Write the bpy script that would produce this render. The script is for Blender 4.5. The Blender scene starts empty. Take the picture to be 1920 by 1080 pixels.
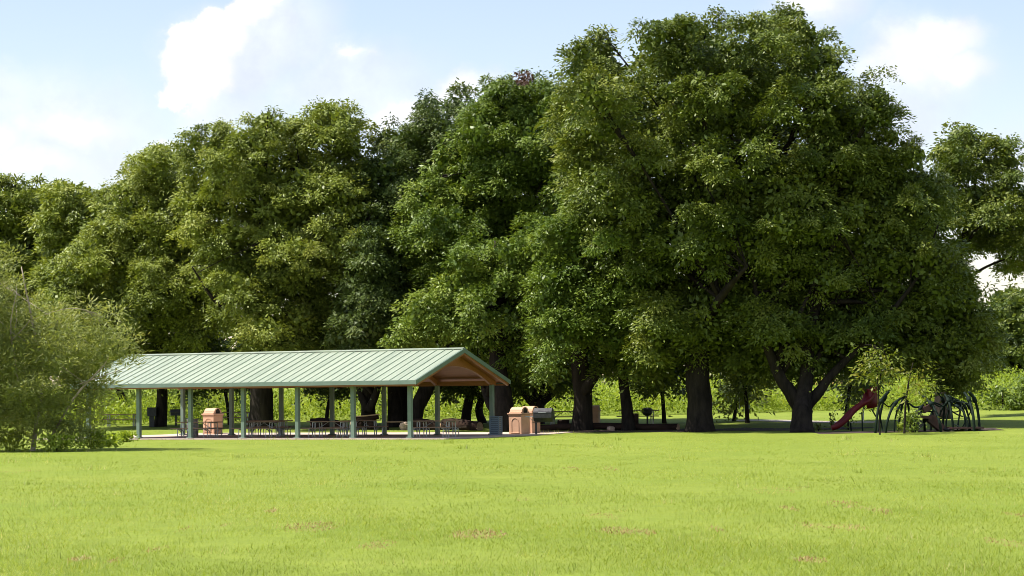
import bpy, math, random
import numpy as np
from mathutils import Vector, Matrix

random.seed(7)
rng = np.random.default_rng(7)
scene = bpy.context.scene
COL = scene.collection
R = math.radians

# ------------------------------------------------------------------ camera
F = 4500.0                       # focal length in photo pixels (1920 wide)
CAM = np.array([0.0, 0.0, 2.0])
PITCH = math.atan(200 / F)
ROLL = R(0.6)
_f = np.array([0, math.cos(PITCH), math.sin(PITCH)])
_r0 = np.array([1.0, 0, 0])
_u0 = np.array([0, -math.sin(PITCH), math.cos(PITCH)])
_r = math.cos(ROLL) * _r0 - math.sin(ROLL) * _u0
_u = math.cos(ROLL) * _u0 + math.sin(ROLL) * _r0


def P(px, py, Y):
    """World point that stands at depth Y in the direction of photo pixel px, py."""
    d = F * _f + (px - 960) * _r - (py - 540) * _u
    return CAM + d * (Y / d[1])


def PX(p):
    d = np.asarray(p, float) - CAM
    z = d @ _f
    return 960 + F * (d @ _r) / z, 540 - F * (d @ _u) / z


cd = bpy.data.cameras.new("camera")
cam = bpy.data.objects.new("camera", cd)
COL.objects.link(cam)
cd.sensor_width = 36
cd.lens = F / 1920 * 36
cd.clip_start = 0.5
cd.clip_end = 9000
M = Matrix(((_r[0], _u[0], -_f[0], CAM[0]), (_r[1], _u[1], -_f[1], CAM[1]), (_r[2], _u[2], -_f[2], CAM[2]), (0, 0, 0, 1)))
cam.matrix_world = M
scene.camera = cam

# ------------------------------------------------------------------ terrain
TH = R(27.6)
PAV = np.array([-4.72, 110.0])
VD = np.array([math.sin(TH), math.cos(TH)])       # from the front posts to the back posts
UD = np.array([math.cos(TH), -math.sin(TH)])      # along the ridge towards the near gable


def sm(a, b, x):
    t = np.clip((x - a) / (b - a), 0, 1)
    return t * t * (3 - 2 * t)


def gz(x, y):
    x = np.asarray(x, float); y = np.asarray(y, float)
    v = (x - PAV[0]) * VD[0] + (y - PAV[1]) * VD[1]
    v = np.clip(v, None, 60)
    t = np.clip(v - 8, 0, None)
    z = 0.02 * np.where(t < 3, t * t / 6, t - 1.5)
    z = z + 1.9 * sm(150, 200, y)
    bump = 0.02 * np.sin(x * 0.31 + 1.3) * np.sin(y * 0.23) + 0.012 * np.sin(x * 0.77 + y * 0.41)
    near = np.where((np.abs(v - 4) < 11) & (np.abs(x + 10) < 24), 0.0, 1.0)
    return z + bump * near


def ground_at(px, py):
    """Depth at which the view ray of a pixel meets the terrain."""
    lo, hi = 15.0, 260.0
    for _ in range(50):
        m = (lo + hi) / 2
        p = P(px, py, m)
        if p[2] > gz(p[0], p[1]):
            lo = m
        else:
            hi = m
    return lo


def G(px, Y):
    """Ground point at depth Y under photo column px."""
    p = P(px, 780, Y)
    for _ in range(4):
        p = P(px, PX([p[0], Y, gz(p[0], Y)])[1], Y)
    return np.array([p[0], Y, float(gz(p[0], Y))])


# ------------------------------------------------------------------ materials
def new_mat(name):
    m = bpy.data.materials.new(name)
    m.use_nodes = True
    nt = m.node_tree
    for n in list(nt.nodes):
        nt.nodes.remove(n)
    out = nt.nodes.new('ShaderNodeOutputMaterial')
    return m, nt, out


def N(nt, kind, **kw):
    n = nt.nodes.new(kind)
    for k, v in kw.items():
        if k in n.inputs:
            n.inputs[k].default_value = v
        else:
            setattr(n, k, v)
    return n


def ramp(nt, stops):
    n = nt.nodes.new('ShaderNodeValToRGB')
    el = n.color_ramp.elements
    while len(el) < len(stops):
        el.new(0.5)
    for e, (p, c) in zip(el, stops):
        e.position = p
        e.color = (*c, 1)
    return n


def surface(name, c1, c2, scale=4, rough=0.6, spec=0.4, bump=0.0, stretch=(1, 1, 1), metallic=0.0, detail=6, bscale=None):
    """Two-tone noise-mottled Principled surface."""
    m, nt, out = new_mat(name)
    tc = N(nt, 'ShaderNodeTexCoord')
    mp = N(nt, 'ShaderNodeMapping')
    mp.inputs['Scale'].default_value = stretch
    nt.links.new(tc.outputs['Object'], mp.inputs['Vector'])
    no = N(nt, 'ShaderNodeTexNoise', Scale=scale, Detail=detail, Roughness=0.62)
    nt.links.new(mp.outputs['Vector'], no.inputs['Vector'])
    cr = ramp(nt, [(0.32, c1), (0.68, c2)])
    nt.links.new(no.outputs['Fac'], cr.inputs['Fac'])
    b = N(nt, 'ShaderNodeBsdfPrincipled')
    b.inputs['Roughness'].default_value = rough
    b.inputs['Metallic'].default_value = metallic
    b.inputs['Specular IOR Level'].default_value = spec
    nt.links.new(cr.outputs['Color'], b.inputs['Base Color'])
    if bump:
        n2 = N(nt, 'ShaderNodeTexNoise', Scale=bscale or scale * 3, Detail=6, Roughness=0.6)
        nt.links.new(mp.outputs['Vector'], n2.inputs['Vector'])
        bp = N(nt, 'ShaderNodeBump', Strength=bump, Distance=0.05)
        nt.links.new(n2.outputs['Fac'], bp.inputs['Height'])
        nt.links.new(bp.outputs['Normal'], b.inputs['Normal'])
    nt.links.new(b.outputs['BSDF'], out.inputs['Surface'])
    return m


def leaf_mat(name, stops, trans=(1.25, 1.2, 0.6), tfac=0.3, rough=0.45, spec=0.3):
    """Leaf blades: colour by the per-leaf attribute tint, partly see-through to light."""
    m, nt, out = new_mat(name)
    at = N(nt, 'ShaderNodeAttribute', attribute_name='tint')
    cr = ramp(nt, stops)
    nt.links.new(at.outputs['Fac'], cr.inputs['Fac'])
    b = N(nt, 'ShaderNodeBsdfPrincipled')
    b.inputs['Roughness'].default_value = rough
    b.inputs['Specular IOR Level'].default_value = spec
    nt.links.new(cr.outputs['Color'], b.inputs['Base Color'])
    mx = N(nt, 'ShaderNodeMix', data_type='RGBA', blend_type='MULTIPLY')
    mx.inputs[0].default_value = 1
    nt.links.new(cr.outputs['Color'], mx.inputs[6])
    mx.inputs[7].default_value = (*trans, 1)
    t = N(nt, 'ShaderNodeBsdfTranslucent')
    nt.links.new(mx.outputs[2], t.inputs['Color'])
    ms = N(nt, 'ShaderNodeMixShader')
    ms.inputs[0].default_value = tfac
    nt.links.new(b.outputs[0], ms.inputs[1])
    nt.links.new(t.outputs[0], ms.inputs[2])
    nt.links.new(ms.outputs[0], out.inputs['Surface'])
    return m


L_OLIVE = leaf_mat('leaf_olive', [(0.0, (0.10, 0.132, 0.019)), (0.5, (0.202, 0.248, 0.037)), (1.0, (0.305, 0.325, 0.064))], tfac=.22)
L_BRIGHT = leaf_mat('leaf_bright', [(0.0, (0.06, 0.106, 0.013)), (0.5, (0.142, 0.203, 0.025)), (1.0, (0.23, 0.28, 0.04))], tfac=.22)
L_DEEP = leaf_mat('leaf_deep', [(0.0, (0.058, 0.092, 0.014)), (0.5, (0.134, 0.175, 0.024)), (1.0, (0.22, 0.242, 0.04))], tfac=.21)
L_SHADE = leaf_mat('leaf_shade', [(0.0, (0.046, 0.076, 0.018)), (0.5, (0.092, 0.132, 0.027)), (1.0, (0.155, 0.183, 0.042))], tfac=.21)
L_WILLOW = leaf_mat('leaf_willow', [(0.0, (0.135, 0.17, 0.045)), (0.5, (0.265, 0.30, 0.085)), (1.0, (0.41, 0.40, 0.15))], tfac=0.38, rough=0.5)
L_YELLOW = leaf_mat('leaf_yellow', [(0.0, (0.085, 0.125, 0.015)), (0.5, (0.165, 0.205, 0.025)), (1.0, (0.28, 0.24, 0.04))], tfac=0.4)
L_DEAD = leaf_mat('leaf_dead', [(0.0, (0.06, 0.03, 0.016)), (1.0, (0.13, 0.065, 0.035))], tfac=0.15)
L_WEED = leaf_mat('leaf_weed', [(0.0, (0.13, 0.19, 0.02)), (0.5, (0.275, 0.36, 0.04)), (1.0, (0.41, 0.46, 0.07))], tfac=0.46)
L_FAR = leaf_mat('leaf_far', [(0.0, (0.055, 0.09, 0.02)), (0.5, (0.125, 0.165, 0.034)), (1.0, (0.19, 0.215, 0.05))])
L_GRASS = leaf_mat('grass_blade', [(0.0, (0.17, 0.165, 0.07)), (0.14, (0.17, 0.228, 0.03)), (0.5, (0.224, 0.295, 0.037)), (0.86, (0.335, 0.38, 0.075)), (1.0, (0.46, 0.44, 0.22))],
                   trans=(1.2, 1.15, 0.7), tfac=0.5, rough=0.5, spec=0.35)
L_THATCH = leaf_mat('dry_thatch', [(0.0, (0.22, 0.12, 0.05)), (0.5, (0.32, 0.20, 0.09)), (1.0, (0.40, 0.32, 0.14))], tfac=0.15)

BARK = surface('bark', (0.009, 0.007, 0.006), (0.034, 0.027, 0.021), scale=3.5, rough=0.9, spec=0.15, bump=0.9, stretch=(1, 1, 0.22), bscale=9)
BARK_PALE = surface('bark_pale', (0.22, 0.18, 0.13), (0.45, 0.38, 0.3), scale=5, rough=0.9, spec=0.1, bump=0.4, stretch=(1, 1, 0.4))
TEAL = surface('teal_paint', (0.125, 0.178, 0.148), (0.165, 0.22, 0.182), scale=2, rough=0.45, spec=0.4, bump=0.05)
SEAM = surface('seam_shade', (0.2, 0.28, 0.2), (0.24, 0.32, 0.23), scale=3, rough=0.5)  # rib colour darkened below the roof's, painting in the ribs' shade lines
WOOD = surface('stained_wood', (0.23, 0.088, 0.034), (0.34, 0.14, 0.056), scale=3, rough=0.55, spec=0.3, bump=0.12, stretch=(0.25, 6, 6))
TABLEWOOD = surface('table_wood', (0.19, 0.12, 0.08), (0.33, 0.22, 0.15), scale=3, rough=0.7, bump=0.2, stretch=(0.4, 9, 9))
CONCRETE = surface('pink_concrete', (0.42, 0.33, 0.28), (0.54, 0.44, 0.375), scale=0.7, rough=0.9, spec=0.2, bump=0.15, bscale=12)
PATHM = surface('path_concrete', (0.46, 0.40, 0.34), (0.58, 0.50, 0.43), scale=0.8, rough=0.9, spec=0.2, bump=0.15, bscale=12)
TERRA = surface('terracotta_shell', (0.50, 0.295, 0.19), (0.57, 0.345, 0.225), scale=2.5, rough=0.6, spec=0.3, bump=0.05, bscale=30)
DARKHOLE = surface('dark_liner', (0.012, 0.010, 0.009), (0.03, 0.022, 0.018), scale=5, rough=0.8)
STEEL = surface('galvanised_steel', (0.30, 0.31, 0.32), (0.46, 0.47, 0.48), scale=6, rough=0.42, metallic=0.6, spec=0.5)
BLACKIRON = surface('sooty_iron', (0.012, 0.012, 0.014), (0.035, 0.034, 0.036), scale=5, rough=0.5, spec=0.5, bump=0.2)
GREYIRON = surface('ashy_steel', (0.035, 0.034, 0.038), (0.085, 0.083, 0.09), scale=4, rough=0.65, spec=0.3, bump=0.2, metallic=0.2)
BLUEGREY = surface('blue_grey_paint', (0.12, 0.165, 0.20), (0.15, 0.20, 0.24), scale=4, rough=0.5)
REDPL = surface('red_plastic', (0.085, 0.005, 0.007), (0.13, 0.008, 0.011), scale=3, rough=0.45, spec=0.3)
DKGREEN = surface('dark_green_steel', (0.008, 0.015, 0.011), (0.016, 0.026, 0.02), scale=5, rough=0.6, spec=0.06)
MAROON = surface('maroon_deck', (0.03, 0.011, 0.011), (0.055, 0.018, 0.018), scale=5, rough=0.55)
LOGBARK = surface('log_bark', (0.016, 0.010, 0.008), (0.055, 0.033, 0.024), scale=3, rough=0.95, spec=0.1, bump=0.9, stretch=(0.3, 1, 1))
LOGWOOD = surface('weathered_wood', (0.30, 0.19, 0.12), (0.5, 0.34, 0.22), scale=5, rough=0.85, spec=0.15, bump=0.5, stretch=(0.3, 2, 2))
STONE = surface('pink_stone', (0.33, 0.24, 0.18), (0.52, 0.38, 0.29), scale=6, rough=0.9, bump=0.6)
REDSOIL = surface('red_soil', (0.27, 0.085, 0.045), (0.42, 0.16, 0.09), scale=1.2, rough=0.95, bump=0.5)
MULCH_AND_SHADE = surface('mulch_and_shade', (0.03, 0.021, 0.015), (0.075, 0.05, 0.035), scale=8, rough=0.95, bump=0.7)  # brown of the mulch bed, also the painted shade round the trunks
WHITEP = surface('white_paint', (0.6, 0.6, 0.58), (0.75, 0.75, 0.72), scale=4)
YELLOWP = surface('yellow_paint', (0.6, 0.36, 0.03), (0.72, 0.46, 0.05), scale=4)


def roof_mat():
    m, nt, out = new_mat('pale_green_roof_metal')
    tc = N(nt, 'ShaderNodeTexCoord')
    mp = N(nt, 'ShaderNodeMapping')
    mp.inputs['Scale'].default_value = (2.2, 0.25, 0.25)
    nt.links.new(tc.outputs['Object'], mp.inputs['Vector'])
    no = N(nt, 'ShaderNodeTexNoise', Scale=1.0, Detail=5)
    nt.links.new(mp.outputs['Vector'], no.inputs['Vector'])
    cr = ramp(nt, [(0.26, (0.245, 0.292, 0.216)), (0.74, (0.36, 0.402, 0.306))])
    nt.links.new(no.outputs['Fac'], cr.inputs['Fac'])
    b = N(nt, 'ShaderNodeBsdfPrincipled')
    b.inputs['Roughness'].default_value = 0.42
    b.inputs['Metallic'].default_value = 0.1
    nt.links.new(cr.outputs['Color'], b.inputs['Base Color'])
    nt.links.new(b.outputs[0], out.inputs['Surface'])
    return m


ROOFM = roof_mat()


def ground_mat():
    m, nt, out = new_mat('mown_turf')
    ge = N(nt, 'ShaderNodeNewGeometry')
    n1 = N(nt, 'ShaderNodeTexNoise', Scale=0.16, Detail=5, Roughness=0.6)
    n2 = N(nt, 'ShaderNodeTexNoise', Scale=1.3, Detail=7, Roughness=0.7)
    n3 = N(nt, 'ShaderNodeTexNoise', Scale=22, Detail=4, Roughness=0.7)
    for n in (n1, n2, n3):
        nt.links.new(ge.outputs['Position'], n.inputs['Vector'])
    c1 = ramp(nt, [(0.3, (0.175, 0.235, 0.029)), (0.7, (0.228, 0.275, 0.044))])
    nt.links.new(n1.outputs['Fac'], c1.inputs['Fac'])
    c2 = ramp(nt, [(0.33, (0.82, 0.84, 0.8)), (0.62, (1.07, 1.06, 1.05))])
    nt.links.new(n2.outputs['Fac'], c2.inputs['Fac'])
    c3 = ramp(nt, [(0.34, (0.66, 0.7, 0.66)), (0.62, (1.15, 1.12, 1.1))])
    nt.links.new(n3.outputs['Fac'], c3.inputs['Fac'])
    a = N(nt, 'ShaderNodeMix', data_type='RGBA', blend_type='MULTIPLY'); a.inputs[0].default_value = 1
    nt.links.new(c1.outputs[0], a.inputs[6]); nt.links.new(c2.outputs[0], a.inputs[7])
    b2 = N(nt, 'ShaderNodeMix', data_type='RGBA', blend_type='MULTIPLY'); b2.inputs[0].default_value = 1
    nt.links.new(a.outputs[2], b2.inputs[6]); nt.links.new(c3.outputs[0], b2.inputs[7])
    b = N(nt, 'ShaderNodeBsdfPrincipled')
    b.inputs['Roughness'].default_value = 0.9
    b.inputs['Specular IOR Level'].default_value = 0.15
    nt.links.new(b2.outputs[2], b.inputs['Base Color'])
    bp = N(nt, 'ShaderNodeBump', Strength=0.5, Distance=0.06)
    nt.links.new(n3.outputs['Fac'], bp.inputs['Height'])
    nt.links.new(bp.outputs['Normal'], b.inputs['Normal'])
    nt.links.new(b.outputs[0], out.inputs['Surface'])
    return m


TURF = ground_mat()


# ------------------------------------------------------------------ mesh helpers
def link(name, me, mat, parent=None):
    o = bpy.data.objects.new(name, me)
    COL.objects.link(o)
    if mat is not None:
        me.materials.append(mat)
    if parent is not None:
        o.parent = parent
    return o


def tag(o, label=None, cat=None, group=None, kind=None):
    if label: o['label'] = label
    if cat: o['category'] = cat
    if group: o['group'] = group
    if kind: o['kind'] = kind
    return o


def empty(name, loc, rz=0.0, label=None, cat=None, group=None):
    o = bpy.data.objects.new(name, None)
    COL.objects.link(o)
    o.location = [float(c) for c in loc]
    o.rotation_euler = (0, 0, rz)
    o.empty_display_size = 0.3
    return tag(o, label, cat, group)


def copy_tree(o, parent=None):
    c = o.copy()
    COL.objects.link(c)
    if parent is not None:
        c.parent = parent
    for ch in list(o.children):
        copy_tree(ch, c)
    return c


class MB:
    def __init__(self):
        self.v = []; self.f = []; self.mi = []

    def add(self, vs, fs, mi=0):
        k = len(self.v)
        self.v += [tuple(map(float, p)) for p in vs]
        self.f += [tuple(i + k for i in f) for f in fs]
        self.mi += [mi] * len(fs)

    def box(self, c, s, rot=None, mi=0, taper=1.0):
        vs = []
        for dz in (-1, 1):
            t = taper if dz > 0 else 1
            for dx, dy in ((-1, -1), (1, -1), (1, 1), (-1, 1)):
                p = Vector((dx * s[0] / 2 * t, dy * s[1] / 2 * t, dz * s[2] / 2))
                if rot is not None:
                    p = rot @ p
                vs.append(p + Vector(c))
        self.add(vs, [(0, 3, 2, 1), (4, 5, 6, 7), (0, 1, 5, 4), (1, 2, 6, 5), (2, 3, 7, 6), (3, 0, 4, 7)], mi)

    def prism(self, poly, a, b, axis='x', mi=0):
        """poly of 2D points swept along an axis: x -> (y,z), y -> (x,z), z -> (x,y)."""
        def pt(p, t):
            return {'x': (t, p[0], p[1]), 'y': (p[0], t, p[1]), 'z': (p[0], p[1], t)}[axis]
        n = len(poly)
        vs = [pt(p, a) for p in poly] + [pt(p, b) for p in poly]
        fs = [tuple(range(n))[::-1], tuple(range(n, 2 * n))] + [(i, (i + 1) % n, n + (i + 1) % n, n + i) for i in range(n)]
        self.add(vs, fs, mi)

    def strip(self, top, bot, a, b, axis='x', mi=0):
        """solid between an upper and a lower 2D polyline (same count), swept along an axis."""
        for i in range(len(top) - 1):
            self.prism([bot[i], bot[i + 1], top[i + 1], top[i]], a, b, axis, mi)

    def tube(self, pts, rad, n=10, mi=0, cap=True, wob=0.0):
        pts = [Vector(p) for p in pts]
        if not hasattr(rad, '__len__'):
            rad = [rad] * len(pts)
        vs = []; fs = []
        prev = None
        for i, p in enumerate(pts):
            d = (pts[min(i + 1, len(pts) - 1)] - pts[max(i - 1, 0)]).normalized()
            if prev is None:
                ref = Vector((0, 1, 0)) if abs(d.y) < 0.9 else Vector((1, 0, 0))
                e1 = d.cross(ref).normalized()
            else:
                e1 = (prev - d * prev.dot(d)).normalized()
            e2 = d.cross(e1)
            prev = e1
            for k in range(n):
                a = 2 * math.pi * k / n
                w = 1 + wob * (math.sin(3 * a + i * 0.7) * 0.5 + random.uniform(-0.5, 0.5))
                vs.append(p + (e1 * math.cos(a) + e2 * math.sin(a)) * rad[i] * w)
        for i in range(len(pts) - 1):
            for k in range(n):
                fs.append((i * n + k, i * n + (k + 1) % n, (i + 1) * n + (k + 1) % n, (i + 1) * n + k))
        if cap:
            fs.append(tuple(range(n))[::-1])
            fs.append(tuple(range((len(pts) - 1) * n, len(pts) * n)))
        self.add(vs, fs, mi)

    def build(self, name, mat, parent=None, smooth=False, bevel=0.0):
        me = bpy.data.meshes.new(name)
        me.from_pydata(self.v, [], self.f)
        mats = mat if isinstance(mat, (list, tuple)) else [mat]
        o = bpy.data.objects.new(name, me)
        for m in mats:
            me.materials.append(m)
        if len(mats) > 1:
            me.polygons.foreach_set('material_index', self.mi)
        if smooth:
            me.polygons.foreach_set('use_smooth', [True] * len(me.polygons))
        me.update()
        COL.objects.link(o)
        if parent is not None:
            o.parent = parent
        if bevel:
            md = o.modifiers.new('bevel', 'BEVEL')
            md.width = bevel; md.segments = 2; md.limit_method = 'ANGLE'
        return o


def bez(p0, p1, p2, n=8):
    p0, p1, p2 = map(lambda q: np.asarray(q, float), (p0, p1, p2))
    return [(1 - t) ** 2 * p0 + 2 * t * (1 - t) * p1 + t * t * p2 for t in np.linspace(0, 1, n)]


def smooth_path(pts, n=5):
    """Catmull-Rom through points (any dimension)."""
    p = [np.asarray(q, float) for q in pts]
    p = [2 * p[0] - p[1]] + p + [2 * p[-1] - p[-2]]
    out = []
    for i in range(1, len(p) - 2):
        for t in np.linspace(0, 1, n, endpoint=False):
            a, b, c, d = p[i - 1:i + 3]
            out.append(0.5 * (2 * b + (c - a) * t + (2 * a - 5 * b + 4 * c - d) * t * t + (3 * b - a - 3 * c + d) * t ** 3))
    out.append(p[-2])
    return out


def leaf_mesh(name, base, axis, wid, tint, mats, parent=None, mat_idx=None, tri=False):
    """One mesh of leaf blades: base point, axis vector (with length), half-width vector."""
    n = len(base)
    if tri:
        v = np.stack([base - wid, base + wid, base + axis], 1)
        k = 3
    else:
        mid = base + axis * 0.47
        v = np.stack([base, mid + wid, base + axis, mid - wid], 1)
        k = 4
    me = bpy.data.meshes.new(name)
    me.vertices.add(n * k)
    me.vertices.foreach_set('co', v.reshape(-1).astype(np.float32))
    me.loops.add(n * k)
    me.loops.foreach_set('vertex_index', np.arange(n * k, dtype=np.int32))
    me.polygons.add(n)
    me.polygons.foreach_set('loop_start', np.arange(0, n * k, k, dtype=np.int32))
    try:
        me.polygons.foreach_set('loop_total', np.full(n, k, dtype=np.int32))
    except Exception:
        pass
    if not isinstance(mats, (list, tuple)):
        mats = [mats]
    for m in mats:
        me.materials.append(m)
    if mat_idx is not None:
        me.polygons.foreach_set('material_index', mat_idx.astype(np.int32))
    at = me.attributes.new('tint', 'FLOAT', 'POINT')
    at.data.foreach_set('value', np.repeat(np.clip(tint, 0, 1), k).astype(np.float32))
    me.update(calc_edges=True)
    o = bpy.data.objects.new(name, me)
    COL.objects.link(o)
    if parent is not None:
        o.parent = parent
    return o


def unit(a):
    return a / np.maximum(np.linalg.norm(a, axis=-1, keepdims=True), 1e-9)


# ------------------------------------------------------------------ ground
def axis_steps(spec):
    out = []
    for a, b, s in spec:
        out += list(np.arange(a, b, s))
    return np.array(out + [spec[-1][1]])


gx = axis_steps([(-4000, -400, 600), (-400, -90, 31), (-90, 90, 1.5), (90, 400, 31), (400, 4000, 600)])
gy = axis_steps([(-600, 0, 100), (0, 96, 4), (96, 210, 1.5), (210, 400, 38), (400, 6000, 800)])
XX, YY = np.meshgrid(gx, gy)
ZZ = gz(XX, YY)
vs = np.stack([XX, YY, ZZ], -1).reshape(-1, 3)
W_ = len(gx)
fs = [(j * W_ + i, j * W_ + i + 1, (j + 1) * W_ + i + 1, (j + 1) * W_ + i) for j in range(len(gy) - 1) for i in range(W_ - 1)]
me = bpy.data.meshes.new('ground')
me.from_pydata(vs.tolist(), [], fs)
me.polygons.foreach_set('use_smooth', [True] * len(me.polygons))
gr = link('ground', me, TURF)
tag(gr, kind='structure')


def sheet(name, outline_fn, nu, nv, mat, lift):
    """thin draped sheet following the ground; outline_fn(s,t) -> x,y"""
    V = []; Fc = []
    for j in range(nv + 1):
        for i in range(nu + 1):
            x, y = outline_fn(i / nu, j / nv)
            V.append((x, y, lift(x, y)))
    for j in range(nv):
        for i in range(nu):
            a = j * (nu + 1) + i
            Fc.append((a, a + 1, a + nu + 2, a + nu + 1))
    n0 = len(V)
    V += [(x, y, z - 0.25) for x, y, z in V]
    # skirt round the rim
    rim = [i for i in range(nu + 1)] + [j * (nu + 1) + nu for j in range(1, nu and nv + 1)] + \
          [nv * (nu + 1) + i for i in range(nu - 1, -1, -1)] + [j * (nu + 1) for j in range(nv - 1, 0, -1)]
    for a, b in zip(rim, rim[1:] + rim[:1]):
        Fc.append((a, a + n0, b + n0, b))
    me = bpy.data.meshes.new(name)
    me.from_pydata(V, [], Fc)
    me.update()
    return link(name, me, mat)


def UV(u, v):
    """pavilion frame (u towards the near gable, v towards the back) -> world x, y"""
    q = PAV + UD * u + VD * v
    return float(q[0]), float(q[1])


slab = sheet('concrete_slab', lambda s, t: UV(-21.3 + s * 23.3, -0.28 + t * 13.13), 40, 24, CONCRETE,
             lambda x, y: max(0.06, float(gz(x, y)) + 0.035))
tag(slab, kind='structure')

# curved footpath beyond the trees on the right
pa = np.array([[1385, 134.5], [1440, 133.5], [1500, 131], [1560, 129], [1600, 128.3], [1640, 128]])
pth = smooth_path([G(a, b)[:2] for a, b in pa], 8)


def path_fn(s, t):
    k = s * (len(pth) - 1); i = min(int(k), len(pth) - 2); f = k - i
    p = pth[i] * (1 - f) + pth[i + 1] * f
    d = unit(pth[i + 1] - pth[i]); nrm = np.array([-d[1], d[0]])
    q = p + nrm * (t - 0.5) * 2.6
    return float(q[0]), float(q[1])


tag(sheet('footpath', path_fn, 60, 3, PATHM, lambda x, y: float(gz(x, y)) + 0.02), kind='structure')
bed_c = G(1705, 112.5)
tag(sheet('mulch_bed', lambda s, t: (bed_c[0] + (s - 0.5) * 8.6, bed_c[1] + (t - 0.3) * 2.8), 12, 6, MULCH_AND_SHADE,
          lambda x, y: float(gz(x, y)) + 0.015), kind='structure')

for (px_, Y_, w_, d_) in ((1310, 120, 6.5, 3.4), (1505, 118.5, 6.0, 3.0), (1095, 121.5, 5.5, 3.0), (945, 119.5, 3.2, 2.2)):  # soil sheets under the trees; their dark colour mostly paints in the shade there
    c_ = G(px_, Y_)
    tag(sheet('soil_shade_patch', lambda s_, t_: (c_[0] + (s_ - .5) * w_ * (1 + .25 * math.sin(9 * t_ + px_)), c_[1] + (t_ - .35) * d_ * (1 + .3 * math.sin(11 * s_ + px_))), 14, 8, MULCH_AND_SHADE,
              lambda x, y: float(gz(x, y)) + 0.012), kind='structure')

# low bank of bare red earth on the slope beyond the weeds
bm = MB()
c0 = G(1556, 186)
top = []
for i in range(17):
    t = i / 16
    x = c0[0] - 1.35 + 2.9 * t
    h = 0.34 * math.sin(math.pi * min(max(t, 0.04), 0.96)) ** 0.4
    top.append((x, h))
for j in range(6):
    pass
V = []; Fc = []
for j in range(7):
    a = j / 6
    for (x, h) in top:
        yy = c0[1] - 0.9 + 2.4 * a
        V.append((x + 0.15 * math.sin(j), yy, float(gz(x, yy)) - 0.05 + h * 1.25 * math.sin(math.pi * a) ** 0.6 + random.uniform(-.03, .03)))
for j in range(6):
    for i in range(16):
        k = j * 17 + i
        Fc.append((k, k + 1, k + 18, k + 17))
me = bpy.data.meshes.new('red_earth_bank'); me.from_pydata(V, [], Fc); me.update()
tag(link('red_earth_bank', me, REDSOIL), kind='structure')


# ------------------------------------------------------------------ trees
def poly_dist(pts, poly):
    """signed distance (inside > 0) of 2D points to a polygon"""
    a = poly; b = np.roll(poly, -1, 0)
    inside = np.zeros(len(pts), bool)
    best = np.full(len(pts), 1e9)
    for p, q in zip(a, b):
        e = q - p
        w = pts - p
        t = np.clip((w @ e) / max(e @ e, 1e-9), 0, 1)
        best = np.minimum(best, np.hypot(*(w - t[:, None] * e).T))
        cond = (p[1] > pts[:, 1]) != (q[1] > pts[:, 1])
        with np.errstate(divide='ignore', invalid='ignore'):
            xi = (q[0] - p[0]) * (pts[:, 1] - p[1]) / (q[1] - p[1]) + p[0]
        inside ^= cond & (pts[:, 0] < xi)
    return np.where(inside, best, -best)


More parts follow.
